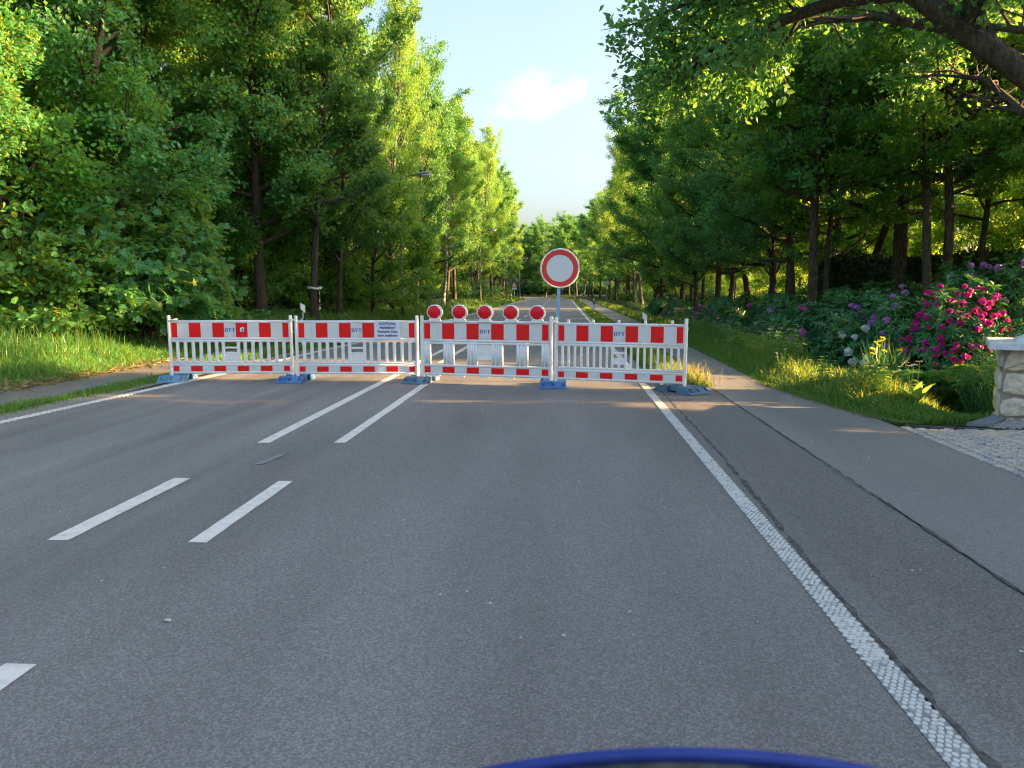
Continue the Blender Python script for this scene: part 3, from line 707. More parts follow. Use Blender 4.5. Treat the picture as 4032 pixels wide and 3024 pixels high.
for x in (.215, .618, 1.02, 1.425, 1.83): lamp(B3, x)
place(B3, (-2.35, 12.30), (-.18, 11.87))

# paper notice on the second barrier
no = thing('paper_notice', 'white paper notice with printed German warning, fixed to the barrier', 'notice', (0, 0, 0))
def p2(u): return (-4.48 + (2.03) * u, 12.23 + .14 * u)
ua, ub = .655, .862
d2 = math.atan2(.14, 2.03)
no.location = (*p2(ua), 0); no.rotation_euler = (0, 0, d2)
pw = (ub - ua) * 2.035
nu, nv = 9, 7
gx = np.linspace(0, pw, nu); gzv = np.linspace(.722, 1.032, nv)
PX, PZ = np.meshgrid(gx, gzv); PYn = -.036 - .004 * np.sin(PX * 12) - .006 * (PZ < .73) - .003 * np.sin(PZ * 25 + PX * 5)
PZ = PZ - .004 * (PX / pw)
i2 = (np.arange(nv - 1)[:, None] * nu + np.arange(nu - 1)).ravel()
sheet = obj('sheet', Geo().add(np.stack([PX, PYn, PZ], -1), np.stack([i2, i2 + 1, i2 + nu + 1, i2 + nu], 1)), M['paper'], no, smooth=True)
def text_obj(body, size, x, z, y, mt, par, name='print'):
    cu = bpy.data.curves.new(name, 'FONT'); cu.body = body; cu.size = size; cu.align_x = 'CENTER'; cu.offset = size * .016; cu.extrude = .0006
    tmp = bpy.data.objects.new('tmp', cu); C.objects.link(tmp)
    bpy.context.view_layer.update()
    me = bpy.data.meshes.new_from_object(tmp.evaluated_get(bpy.context.evaluated_depsgraph_get()))
    bpy.data.objects.remove(tmp); bpy.data.curves.remove(cu)
    me.name = name; me.materials.clear(); me.materials.append(mt)
    return link(name, me, par, (x, y, z), (rad(90), 0, 0))
for s_, z in (('ACHTUNG', .968), ('Haftkleber!', .903), ('Fahrbahn bitte', .836), ('nicht befahren', .770)):
    text_obj(s_, .058, pw / 2, z, -.048, M['text'], no)

# ------------------------------------------------------------------ blue foot plates
def foot_plate(m, label):
    t = thing('foot_plate', label, 'foot plate', group='recycled plastic foot plates under the barriers')
    w = .21
    def wedge(s_):
        y0, y1, y2 = -.40 * s_, -.27 * s_, -.10 * s_
        prof = lambda hh: [(y0, 0), (y0, .018), (y1, hh), (y2, hh), (y2, 0)]
        segs = [(-w, -.185, .10), (-.185, -.135, .045), (-.135, -.025, .10), (-.025, .025, .045), (.025, .135, .10), (.135, .185, .045), (.185, w, .10)]
        g_ = Geo()
        for x0, x1, hh in segs:
            P = np.array([(x0, y_, z_) for y_, z_ in prof(hh)])
            if s_ < 0: P = P[::-1]
            g_.poly(P, (x1 - x0, 0, 0))
        # upper and lower rails that close the pockets
        for (ya, za, yb, zb) in ((y0 + .002 * s_, .017, y0 + .028 * s_, .036), (y1 - .02 * s_, .088, y2, .0995)):
            P = np.array([(-w + .003, ya, za * .2), (-w + .003, ya, za), (-w + .003, yb, zb), (-w + .003, yb, za * .2)])
            if s_ < 0: P = P[::-1]
            g_.poly(P, (2 * w - .006, 0, 0))
        return g_
    for s_ in (1, -1):
        o_ = obj('wedge', wedge(s_), M[m], t)
        if s_ == 1:
            nrm = unit(np.array([0, -.082, .13])); uz = unit(np.array([0, .13, .082]))
            obj('embossing', letters('BVT', .026, .10, .006, (-.125, -.375, .038), (1, 0, 0), uz, nrm, .005), M[m], o_)
    obj('middle_bridge', Geo().box(-.155, .155, -.10, .10, .022, .098), M[m], t)
    for x in (-.075, .075): obj('socket', Geo().box(x - .035, x + .035, -.035, .035, .0985, .108), M[m], t)
    return t
for (x, y, rz, m_, lb) in [(-6.62, 12.28, .16, 'foot_pale', 'pale blue foot plate under the left end of the row, half on the edge line'),
                         (-4.55, 12.34, .02, 'foot_blue', 'bright blue foot plate between the sticker barrier and the notice barrier'),
                         (-2.39, 12.38, -.12, 'foot_grey', 'grey blue foot plate standing on the white centre lines'),
                         (-.145, 11.98, .0, 'foot_blue', 'bright blue foot plate beside the road closed sign pole'),
                         (1.83, 11.40, .62, 'foot_grey', 'dusty grey blue foot plate at the right end, turned askew')]:
    f = foot_plate(m_, lb); f.location = (x, y, .002); f.rotation_euler = (0, 0, rz)

# ------------------------------------------------------------------ round road closed sign
sg = thing('road_closed_sign', 'round white traffic sign with red ring on a pale blue pole', 'traffic sign', (-.125, 12.52, 0))
sg.rotation_euler = (0, rad(2.1), rad(2))
g = Geo().box(-.02, .02, -.02, .02, .0, .95); obj('lower_pole', g, M['galv'], sg)
g = Geo().box(-.028, .028, -.028, .028, .95, 2.22); obj('pole', g, M['pole_blue'], sg)
cz, c = 1.905, np.linspace(0, 2 * np.pi, 64, endpoint=False)
disc = lambda r, y_: np.column_stack([np.cos(c) * r, np.full(64, y_), cz + np.sin(c) * r])
obj('plate', Geo().rings([disc(.318, -.034), disc(.318, -.040)]), M['sign_white'], sg)
g = Geo(); n0 = 64
g.add(np.concatenate([disc(.301, -.0425), disc(.222, -.0425)]), [(j, (j + 1) % 64, 64 + (j + 1) % 64, 64 + j) for j in range(64)])
obj('red_ring', g, M['sign_red'], sg)
g = Geo(); g.tube(np.vstack([disc(.314, -.04), disc(.314, -.04)[:1]]), .013, 8, cap=False, up=(0, 1, 0)); obj('rim', g, M['rim'], sg, smooth=True)
obj('clamp', Geo().box(-.055, .055, -.033, .032, 2.135, 2.165), M['galv'], sg)
obj('clamp', Geo().box(-.055, .055, -.033, .032, 1.64, 1.67), M['galv'], sg)
obj('pole_cap', Geo().box(-.031, .031, -.031, .031, 2.22, 2.236), M['rim'], sg)

# ------------------------------------------------------------------ delineator posts
def delineator(label, loc, rotz, two=False):
    t = thing('delineator_post', label, 'delineator', loc, rotz, 'delineator posts along the road')
    prof = np.array([(-.06, -.03), (.06, -.03), (.05, .02), (0, .05), (-.05, .02)])
    f = lambda z: np.column_stack([prof, z if np.ndim(z) else np.full(5, z)])
    slope = 1.0 + prof[:, 0] * -.55
    obj('body', Geo().rings([f(-.2), f(.78), f(slope)]), M['white'], t)
    p2_ = prof * 1.03
    g_ = Geo().rings([np.column_stack([p2_, .60 - p2_[:, 0] * .9]), np.column_stack([p2_, .83 - p2_[:, 0] * .9])])
    bd = obj('black_band', g_, M['black'], t)
    obj('reflector', Geo().box(-.022, .022, -.036, -.031, .63, .81) if not two else Geo().box(-.022, .022, -.036, -.031, .66, .78), M['reflector'], bd)
    return t
d0 = delineator('white delineator post behind the gap between the left two barriers', (-6.76, 19.0, .17), .1)
d1 = dup(d0, (2.10, 19.3, -.06), .1, 'white delineator post behind the right barrier with thin slats')
for (px_, Yd, lab) in [(-6.85, 46, 'white delineator post in the sunlit grass left of the road'), (-6.75, 98, 'small delineator post by the far lamp pole on the left'), (-6.9, 122, 'tiny delineator post beside the walker on the left'), (-10.2, 148, 'tiny delineator post at the far bend on the left'),
                       (2.15, 52, 'delineator post on the strip between road and path'), (2.2, 92, 'second delineator post beyond the sign on the right strip'), (1.9, 118, 'third small delineator post on the right strip'), (-3.5, 160, 'tiny delineator post across the far bend')]:
    dup(d0, (px_ + (float(bend(Yd)) if Yd < 140 else 0), Yd, float(gz(px_, Yd)) - .03), .1, lab)

# ------------------------------------------------------------------ street lamps, far signs, metal hoop
def street_lamp(label, loc, head=True, Hh=6.6):
    t = thing('street_lamp', label, 'street lamp', loc, 0, 'street lamps along the left verge')
    obj('pole', Geo().tube([(0, 0, -.2), (0, 0, 1.2), (0, 0, 1.25), (0, 0, Hh - .5), (.12, 0, Hh - .12), (.55, 0, Hh)], [.075, .075, .055, .045, .035, .03], 10), M['concrete'], t, smooth=True)
    hd = obj('lamp_head', Geo().tube([(.5, 0, Hh - .02), (.75, 0, Hh + .03), (1.05, 0, Hh + .06), (1.42, 0, Hh + .10), (1.5, 0, Hh + .10)], [.06, .10, .14, .14, .08], 10, ry=[.04, .06, .075, .075, .04]), M['galv'], t, smooth=True)
    obj('diffuser', Geo().tube([(.98, 0, Hh), (1.1, 0, Hh - .03), (1.38, 0, Hh + .01), (1.46, 0, Hh + .06)], [.06, .12, .12, .05], 10, ry=[.04, .07, .07, .03]), M['sheet'], hd, smooth=True)
    return t
l0 = street_lamp('grey street lamp standing before the wood just beyond the barriers', (-7.82, 36, .40))
for x, y, lb in [(-7.64, 69, 'grey street lamp second along the left verge'), (-7.64, 101, 'grey street lamp third along the left verge'), (-7.63, 131, 'grey street lamp last along the left verge')]:
    dup(l0, (x, y, .35), 0, lb)
t = thing('warning_sign', 'small far triangular warning sign beside the left verge', 'traffic sign', (-8.2, 126, .3))
obj('pole', Geo().tube([(0, 0, -.2), (0, 0, 1), (0, 0, 2.2)], .05, 8), M['galv'], t)
obj('plate', Geo().poly([(-.55, -.06, 1.7), (.55, -.06, 1.7), (0, -.06, 2.75)], (0, -.01, 0)), M['sign_white'], t)
obj('panel', Geo().box(-.42, .42, -.07, -.06, 1.25, 1.62), M['sign_white'], t)
g = Geo(); tri = np.array([(-.55, 0, 1.7), (.55, 0, 1.7), (0, 0, 2.75)]); ce = tri.mean(0); inn = ce + (tri - ce) * .72
g.add(np.concatenate([tri, inn]) + [0, -.075, 0], [(0, 1, 4, 3), (1, 2, 5, 4), (2, 0, 3, 5)]); obj('red_border', g, M['sign_red'], t)
t = thing('speed_sign', 'small far round traffic sign beside the path on the right', 'traffic sign', (6.3, 108, 0))
obj('pole', Geo().tube([(0, 0, -.2), (0, 0, 1), (0, 0, 3.0)], .05, 8), M['galv'], t)
ds = lambda r, y_: np.column_stack([np.cos(c) * r, np.full(64, y_), 2.55 + np.sin(c) * r])
obj('plate', Geo().rings([ds(.42, -.06), ds(.42, -.07)]), M['sign_white'], t)
g = Geo(); g.add(np.concatenate([ds(.40, -.075), ds(.30, -.075)]), [(j, (j + 1) % 64, 64 + (j + 1) % 64, 64 + j) for j in range(64)]); obj('dark_ring', g, M['galv'], t)
t = thing('metal_hoop', 'bent metal tube hoop standing in the grass before the left wood', 'railing', (-7.6, 42, .33))
obj('tube', Geo().tube([(0, 0, -.3), (0, 0, .45), (.04, 0, .5), (.75, 0, .72), (.8, 0, .70), (.8, 0, -.3)], .03, 8), M['galv'], t, smooth=True)
obj('cross_tube', Geo().tube([(0, 0, .15), (.4, 0, .2), (.8, 0, .25)], .02, 8), M['galv'], t, smooth=True)
# walker far down the road
def person(loc):
    t = thing('person', 'distant person in a dark blue top walking on the left verge', 'person', loc)
    J = [(0, 0, .95), (0, 0, 1.2), (0, 0, 1.42), (0, 0, 1.52), (0, -.02, 1.66), (.2, 0, 1.40), (.25, .05, 1.12), (.24, -.08, .88), (-.2, 0, 1.40), (-.25, -.05, 1.12), (-.24, -.12, .9), (.1, 0, .9), (.11, -.1, .48), (.11, .02, .06), (.11, -.14, .03), (-.1, 0, .9), (-.11, .06, .48), (-.11, .22, .08), (-.11, .1, .03)]
    E_ = [(0, 1), (1, 2), (2, 3), (3, 4), (2, 5), (5, 6), (6, 7), (2, 8), (8, 9), (9, 10), (0, 11), (11, 12), (12, 13), (13, 14), (0, 15), (15, 16), (16, 17), (17, 18)]
    Rr = [.15, .16, .15, .06, .115, .075, .055, .04, .075, .055, .04, .1, .07, .045, .04, .1, .07, .045, .04]
    me = bpy.data.meshes.new('body'); me.from_pydata(J, E_, []); me.materials.append(M['jacket'])
    o_ = link('body', me, t); o_.modifiers.new('skin', 'SKIN')
    for v, r in zip(me.skin_vertices[0].data, Rr): v.radius = (r, r)
    me.skin_vertices[0].data[0].use_root = True
    sb = o_.modifiers.new('sub', 'SUBSURF'); sb.levels = 1; sb.render_levels = 1
    g_ = Geo(); g_.tube([(0, -.02, 1.56), (0, -.03, 1.62), (0, -.02, 1.72), (0, -.01, 1.79)], [.07, .10, .10, .05], 10, ry=[.08, .115, .12, .06]); obj('hair', g_, M['black'], t, smooth=True)
    return t
person((-7.0, 119, .3))

# ------------------------------------------------------------------ blue cowl in front of the camera
cw = thing('vehicle_cowl', 'blurred blue curved cowl edge above a dark glossy pane, bottom of picture', 'vehicle', (.128, .566, 0))
xs = np.linspace(-.26, .26, 29)
def arc(o_, d_): return 1.1832 - .54 * xs ** 2 + o_
g = Geo(); R = []
for k, x in enumerate(xs):
    z = arc(0, 0)[k]; y_ = -.25 * x * x
    th = .0045 + .0012 * math.cos(x * 6)
    R.append(np.array([(x, y_ - .0, z - 2 * th), (x, y_ - .006, z - th), (x, y_, z), (x, y_ + .010, z - .012), (x, y_ + .03, z - .04), (x, y_ + .06, z - .09), (x, y_ + .01, z - .05)]))
g.rings(R); obj('cowl', g, M['cowl'], cw, smooth=True)
g = Geo(); R = []
for k, x in enumerate(xs):
    z = arc(0, 0)[k] - .0085; y_ = -.25 * x * x
    R.append(np.array([(x, y_ + .004, z), (x, y_ + .008, z), (x, y_ - .05, z - .10), (x, y_ - .055, z - .10)]))
g.rings(R); obj('pane', g, M['glass'], cw, smooth=True)
obj('support', Geo().tube([(0, -.10, 1.06), (0, -.12, .8), (0, -.14, .45)], [.10, .09, .07], 12), M['black'], cw, smooth=True)

# ================================================================== vegetation
SHAPES = {
    'small': (np.array([(0, 0, .0), (.45, -.33, .06), (1, 0, -.05), (.45, .33, .06)]), np.array([(0, 1, 2, 3)])),
    'slim': (np.array([(0, 0, .0), (.45, -.17, .05), (1, 0, -.10), (.45, .17, .05)]), np.array([(0, 1, 2, 3)])),
    'round': (np.array([(0, 0, 0), (.30, -.40, .07), (.78, -.36, .05), (1, 0, -.05), (.78, .36, .05), (.30, .40, .07)]), np.array([(0, 1, 2, 3), (0, 3, 4, 5)])),
    'lobed': (np.array([(0, 0, 0), (.25, -.30, .05), (.38, -.16, .03), (.62, -.36, .05), (.74, -.18, .02), (1, 0, -.06), (.74, .18, .02), (.62, .36, .05), (.38, .16, .03), (.25, .30, .05)]),
              np.array([(0, 1, 2, 8), (0, 2, 8, 9), (2, 3, 4, 8), (4, 6, 7, 8), (4, 5, 6, 6)])),
    'maple': (np.array([(.30, 0, 0), (0, 0, 0), (-.10, -.34, .02), (.16, -.28, .02), (.22, -.62, .0), (.46, -.30, .03), (.66, -.46, -.02), (.66, -.18, .03), (1, 0, -.08), (.66, .18, .03), (.66, .46, -.02), (.46, .30, .03), (.22, .62, 0), (.16, .28, .02), (-.10, .34, .02)]),
              np.array([(0, 1, 2, 3), (0, 3, 4, 5), (0, 5, 6, 7), (0, 7, 8, 9), (0, 9, 10, 11), (0, 11, 12, 13), (0, 13, 14, 1)])),
}
SHAPES['lobed'] = (SHAPES['lobed'][0], np.array([(0, 1, 2, 8), (0, 2, 8, 8)]))
SHAPES['lobed'] = (SHAPES['small'][0] * [1, 1.05, 1], SHAPES['small'][1])

def add_leaves(g_, P, D, N, size, shape, tint, mi=0):
    P, D, N = np.asarray(P, float), unit(D), np.asarray(N, float)
    N = unit(N - D * (N * D).sum(1, keepdims=True)); Wd = np.cross(N, D)
    vs, fs = SHAPES[shape]
    size = np.broadcast_to(size, (len(P),))[:, None, None]
    V = P[:, None] + size * (vs[None, :, 0:1] * D[:, None] + vs[None, :, 1:2] * Wd[:, None] + vs[None, :, 2:3] * N[:, None])
    F = (np.arange(len(P)) * len(vs))[:, None, None] + fs[None]
    g_.add(V.reshape(-1, 3), F.reshape(-1, fs.shape[1]), mi, np.repeat(np.broadcast_to(tint, (len(P),)), len(fs)))

def wander(rg, p0, d, L, n, wob, up):
    P = [np.array(p0, float)]; d = unit(d); st = L / n
    for _ in range(n):
        d = unit(d + rg.normal(0, wob, 3) + np.array([0, 0, up])); P.append(P[-1] + d * st)
    return np.array(P)

class Tree:
    """skeleton of trunk, limbs and twigs; leaves grow in clusters round the twigs"""
    def __init__(s, seed): s.rg = np.random.default_rng(seed); s.wood = Geo(); s.A = []; s.O = []
    def trunk(s, H, r, lean=(0, 0), wob=.04, p0=(0, 0, -.25), sides=10):
        s.P = wander(s.rg, p0, (lean[0], lean[1], 1), H, 14, wob, .05); s.H = H; s.r = r
        t = np.linspace(0, 1, 15); R = r * (1 - t) ** .8 + .02; R[0] *= 1.5; R[1] *= 1.05
        s.wood.tube(s.P, R, sides, cap=False)
        return s
    def at(s, t):
        x = t * (len(s.P) - 1); i = min(int(x), len(s.P) - 2); return s.P[i] * (1 - x + i) + s.P[i + 1] * (x - i)
    def limb(s, p0, d, L, r, style, nsub=None, path=None):
        rg = s.rg
        up = {'alder': .06, 'oak': .06, 'layer': .012, 'ash': .10}[style]
        P = wander(rg, p0, d, L, 7, .16 if style == 'oak' else .09, up) if path is None else np.array(path, float)
        k = len(P)
        s.wood.tube(P, np.linspace(r, max(.012, r * .2), k), 6, cap=False)
        n = nsub or max(4, int(L * 2.6))
        for i in range(n):
            t = rg.uniform(.22, 1.0) ** .8 * (k - 1); j = min(int(t), k - 2); q = P[j] + (P[j + 1] - P[j]) * (t - j)
            ax = unit(P[j + 1] - P[j]); side = unit(np.cross(ax, [0, 0, 1])) * (1 if i % 2 else -1)
            sl = (.40 * L * (1 - .55 * t / (k - 1)) + .35) * rg.uniform(.6, 1.25)
            dz = {'alder': rg.uniform(-.45, .95), 'oak': rg.uniform(-.5, .9), 'layer': rg.uniform(-.16, .22), 'ash': rg.uniform(-.2, .8)}[style]
            d2 = unit(ax * rg.uniform(.35, 1) + side * rg.uniform(.4, 1) + np.array([0, 0, dz]))
            B = wander(rg, q, d2, sl, 4, .16, up * .5)
            s.wood.tube(B, np.linspace(max(.010, r * .28), .005, 5), 3, cap=False)
            for u in np.arange(.25, 1.02, .30 / max(sl, .3)):
                x = min(u, 1) * 4; jj = min(int(x), 3); a = B[jj] + (B[jj + 1] - B[jj]) * (x - jj)
                s.A.append(a); s.O.append(unit(B[jj + 1] - B[jj]))
        s.A.append(P[-1]); s.O.append(unit(P[-1] - P[-2]))
    def crown(s, cb, Rmax, n, style, prof, e0=5, e1=60, lr=.30):
        rg = s.rg; az = rg.uniform(0, 6.28)
        for i in range(n):
            u = (i + rg.uniform(0, .9)) / n; t = cb + (.985 - cb) * u
            az += 2.4 + rg.normal(0, .35)
            L = max(.7, Rmax * prof(u) * rg.uniform(.55, 1.25)); el = math.radians(e0 + (e1 - e0) * u + rg.normal(0, 9))
            rr = s.r * (1 - t) ** .8 * lr * 1.6 + .015
            s.limb(s.at(t), (math.cos(az) * math.cos(el), math.sin(az) * math.cos(el), math.sin(el)), L, rr, style)
        return s
    def leaves(s, n, size, shape, sig=.20, sigz=.12, flat=.7, cut=None):
        rg = s.rg; A = np.array(s.A); O = np.array(s.O)
        w = rg.gamma(1.6, 1, len(A)); w /= w.sum()
        k = rg.choice(len(A), n, p=w)
        ct = np.clip(rg.normal(.45, .18, len(A)), 0, 1)
        P = A[k] + rg.normal(0, 1, (n, 3)) * [sig, sig, sigz]
        if cut is not None:
            keep = cut(P); P, k = P[keep], k[keep]; n = len(P)
        D = O[k] * .8 + rg.normal(0, .7, (n, 3)); D[:, 2] -= .25
        N = rg.normal(0, 1, (n, 3)) * (1 - flat * .4) + np.array([0, 0, flat * .9]) + unit(P * [1, 1, 0]) * .35
        g_ = Geo(); add_leaves(g_, P, D, N, size * rg.uniform(.65, 1.3, n), shape, np.clip(ct[k] + rg.normal(0, .16, n), 0, 1))
        return g_

pA = lambda u: (.70 + .3 * min(1, u * 3)) * (1 - u ** 2.0) ** .75
pO = lambda u: math.sqrt(max(.05, 1 - (u - .35) ** 2 / .48))
pL = lambda u: (.75 + .25 * min(1, u * 5)) * (1 - u) ** .45
PROTO = {}
def proto(key, tree, leafgeo, bark_, leafm, size_h):
    PROTO[key] = (tree.wood.mesh('trunk', M[bark_], True), leafgeo.mesh('crown', M[leafm], False), size_h)
t = Tree(1).trunk(17.5, .155).crown(.15, 4.0, 58, 'alder', pA, 12, 55); proto('alder', t, t.leaves(70000, .145, 'small', .17, .12, .55), 'bark', 'alder', 17.5)
t = Tree(2).trunk(16, .14, (.04, 0)).crown(.22, 3.9, 52, 'alder', pA, 8, 55); proto('alder_slim', t, t.leaves(58000, .14, 'small', .17, .12, .55), 'bark', 'alder', 16)
t = Tree(3).trunk(17, .16).crown(.15, 4.2, 50, 'ash', pO, 15, 68); proto('ash', t, t.leaves(62000, .155, 'slim', .18, .14, .5), 'bark_grey', 'ash', 17)
t = Tree(4).trunk(16.5, .18, (0, .03), .07).crown(.19, 4.9, 48, 'oak', pO, 8, 62, .36); proto('oak', t, t.leaves(58000, .15, 'small', .18, .12, .6), 'bark', 'oak', 16.5)
t = Tree(5).trunk(15, .13, (.03, .02), .06).crown(.27, 4.6, 46, 'layer', pL, 10, 38); proto('hornbeam', t, t.leaves(48000, .13, 'small', .19, .09, .55), 'bark', 'beech', 15)
t = Tree(6).trunk(13, .12, (-.05, .02), .07).crown(.30, 4.4, 40, 'layer', pL, 8, 36); proto('hornbeam_low', t, t.leaves(42000, .125, 'small', .18, .08, .55), 'bark', 'beech', 13)
t = Tree(7).trunk(6.5, .09, (.05, 0), .08).crown(.08, 2.6, 28, 'alder', pO, 5, 60); proto('understory', t, t.leaves(19000, .13, 'small', .16, .12, .6), 'bark', 'beech', 6.5)
t = Tree(8).trunk(15, .12, (0, .02)).crown(.32, 2.8, 36, 'ash', pO, 15, 55); proto('birch', t, t.leaves(32000, .11, 'small', .18, .16, .4), 'bark_birch', 'ash', 15)

def plant_tree(key, name, label, x, y, h, rot, cat='tree', group=None, wide=1.0, lean=(0, 0), z=None):
    wood, crown, H0 = PROTO[key]; s_ = h / H0
    t = thing(name, label, cat, (x, y, float(gz(x, y)) if z is None else z), 0, group)
    t.rotation_euler = (lean[1], lean[0], rot); t.scale = (s_ * wide, s_ * wide, s_)
    link('trunk', wood, t); link('crown', crown, t)
    return t

R_ = random.Random(12)
LW, RW = 'trees of the wood left of the road', 'trees of the wood right of the road'
# trees whose trunks can be told apart, left
for key, nm, x, y, h, w, lb in [
    ('alder', 'alder_tree', -10.75, 26, 18.5, 1.0, 'tall alder with brown trunk behind the sticker barrier, left of the taped trunk'),
    ('alder_slim', 'alder_tree', -8.97, 26.5, 16.5, .85, 'tall alder with red and white tape tied round its trunk'),
    ('alder', 'alder_tree', -9.3, 30.5, 14.5, .75, 'alder with dark trunk just right of the taped trunk'),
    ('alder_slim', 'alder_tree', -10.8, 34, 15.5, .8, 'alder standing back between the taped trunk and the street lamp'),
    ('ash', 'ash_tree', -9.5, 41, 17.2, .68, 'bright green ash whose yellow sunlit top rises above the street lamp'),
    ('oak', 'oak_tree', -9.3, 47, 15.5, .72, 'dark trunked oak behind the metal hoop'),
    ('birch', 'birch_tree', -8.39, 52, 12.5, 1.0, 'slender birch with pale trunk right of the metal hoop'),
    ('ash', 'ash_tree', -9.9, 51, 16, .75, 'ash with a sunlit trunk behind the metal hoop'),
    ('alder', 'alder_tree', -8.9, 57, 15.5, .85, 'alder with dark trunk beyond the birch'),
    ('oak', 'oak_tree', -9.2, 63, 16, .72, 'oak beside the second street lamp')]:
    plant_tree(key, nm, lb, x, y, h, R_.uniform(0, 6.28), group=LW, wide=w)
y = 69.0
while y < 190:
    b_ = float(bend(y))
    plant_tree(R_.choice(['alder', 'alder_slim', 'ash', 'oak', 'alder']), 'roadside_tree', 'leafy tree in the far receding row left of the road', -9.6 + b_ + R_.uniform(-.8, .8), y, R_.uniform(15, 17.5), R_.uniform(0, 6.28), group=LW, wide=.82)
    y += R_.uniform(5.0, 6.8)
for xo, y0, y1, st, lb in ((-14.5, 20, 150, 5.0, 'tree in the second row of the left wood'), (-20, 16, 120, 6.0, 'tree deep inside the left wood')):
    y = y0
    while y < y1:
        plant_tree(R_.choice(['alder', 'alder_slim', 'ash', 'oak']), 'woodland_tree', lb, xo + float(bend(y)) + R_.uniform(-1.5, 1.5), y, R_.uniform(15.5, 18.5), R_.uniform(0, 6.28), group=LW)
        y += R_.uniform(st * .8, st * 1.25)
for x, y, h, lb in [(-15.2, 18.5, 15, 'tall tree standing behind the hazel bushes at the left edge'), (-17.5, 15, 15, 'tree beyond the hazel bushes cut by the left edge'), (-13.2, 23.2, 16.5, 'tall alder behind the maple bushes on the left')]:
    plant_tree('alder', 'alder_tree', lb, x, y, h, R_.uniform(0, 6.28), group=LW)
plant_tree('alder_slim', 'alder_tree', 'alder with sunlit yellow branches reaching in at the left edge', -12.4, 13.6, 10.5, 2.0, group=LW, wide=1.15)
for x, y, h, lb in [(-12.3, 20.6, 6.2, 'young tree rising behind the large maple bush'), (-13.4, 17.4, 6.8, 'young tree rising behind the hazel bushes'), (-8.6, 33.4, 6.0, 'small young tree left of the nearest street lamp'), (-8.9, 38.6, 6.0, 'small young tree right of the nearest street lamp')]:
    plant_tree('understory', 'young_tree', lb, x, y, h, R_.uniform(0, 6.28), group=LW)
for i in range(16):
    plant_tree('understory', 'young_tree', 'young tree filling the gap behind the first trunks of the left wood', -12.2 + R_.uniform(-.8, .8), 25.5 + i * 2.7, R_.uniform(5.2, 7.0), R_.uniform(0, 6.28), group=LW)
for i in range(36):
    plant_tree('understory', 'young_tree', 'young tree closing the view deep in the left wood', -25 + R_.uniform(-1.5, 1.5), 14 + i * 2.9, R_.uniform(5.5, 8), R_.uniform(0, 6.28), group=LW)
# right
for key, nm, x, y, h, w, ln, lb in [
    ('hornbeam', 'hornbeam_tree', 7.04, 21.5, 14.5, .95, (0, 0), 'hornbeam with straight grey trunk left of the white rhododendron'),
    ('hornbeam_low', 'hornbeam_tree', 8.96, 19.0, 13, .85, (.09, 0), 'hornbeam with pale leaning trunk behind the lilac rhododendron'),
    ('hornbeam', 'hornbeam_tree', 9.75, 19.7, 14, .9, (.07, 0), 'thin dark hornbeam leaning beside the pale leaning trunk'),
    ('oak', 'oak_tree', 10.2, 23.5, 18, 1.0, (0, 0), 'stout oak trunk rising from the dark hedge'),
    ('oak', 'hornbeam_tree', 7.8, 26, 13.5, .9, (0, 0), 'hornbeam pair trunk left of the straight grey trunk'),
    ('ash', 'ash_tree', 9.43, 27, 15, 1.0, (0, 0), 'slim tree behind and right of the straight grey trunk'),
    ('hornbeam_low', 'hornbeam_tree', 9.9, 26, 13, 1.0, (0, 0), 'dark hornbeam trunk in front of the hedge'),
    ('oak', 'oak_tree', 8.03, 29, 13, .9, (0, 0), 'oak trunk standing close behind the hornbeam pair'),
    ('ash', 'hornbeam_tree', 8.68, 32.5, 12.5, 1.0, (0, 0), 'thin hornbeam in the row above the pink rhododendron'),
    ('oak', 'oak_tree', 8.5, 34.5, 13, .9, (-.16, 0), 'oak with trunk leaning left over the far rhododendrons'),
    ('ash', 'ash_tree', 7.9, 36.5, 12.5, 1.0, (0, 0), 'thin straight trunk right of the leaning oak trio'),
    ('oak', 'oak_tree', 6.57, 32, 13, .85, (-.13, 0), 'dark ivy clad trunk leaning towards the path'),
    ('alder', 'alder_tree', 6.35, 36, 13, .9, (-.18, 0), 'grey trunk leaning left towards the path beside the ivy clad one'),
    ('oak', 'oak_tree', 6.6, 42, 13.2, .95, (0, 0), 'oak with a forked sunlit trunk above the far rhododendrons'),
    ('oak', 'oak_tree', 5.9, 45, 13.5, .9, (-.14, 0), 'dark oak leaning towards the road left of the sunlit fork'),
    ('alder', 'alder_tree', 5.6, 49, 14, .9, (-.2, 0), 'strongly leaning tree left of the sunlit fork')]:
    plant_tree(key, nm, lb, x, y, h, R_.uniform(0, 6.28), group=RW, wide=w, lean=ln)
for x, y, h, lb in [(8.3, 24.2, 12, 'slim dark trunk close left of the stout oak trunk'), (9.0, 30.5, 12, 'slim dark trunk behind the thin hornbeam row'), (7.3, 39.5, 12.5, 'slim dark trunk just right of the sunlit fork'), (11.6, 21.6, 12, 'slim dark trunk before the hedge near the right edge'), (12.6, 18.6, 12, 'slim dark trunk at the right edge above the tall shrub'), (7.6, 45, 12.5, 'slim dark trunk behind the sunlit fork'), (6.3, 52, 13, 'slim dark trunk left of the far rhododendrons')]:
    plant_tree('hornbeam', 'hornbeam_tree', lb, x, y, h, R_.uniform(0, 6.28), group=RW, wide=.8)
y = 54.0
while y < 186:
    b_ = float(bend(y))
    plant_tree(R_.choice(['alder', 'oak', 'ash', 'oak', 'ash']), 'roadside_tree', 'leafy tree in the far receding row right of the path', 7.4 + b_ * .6 + R_.uniform(-.9, .9), y, R_.uniform(14, 16.8), R_.uniform(0, 6.28), group=RW)
    y += R_.uniform(5.0, 7.0)
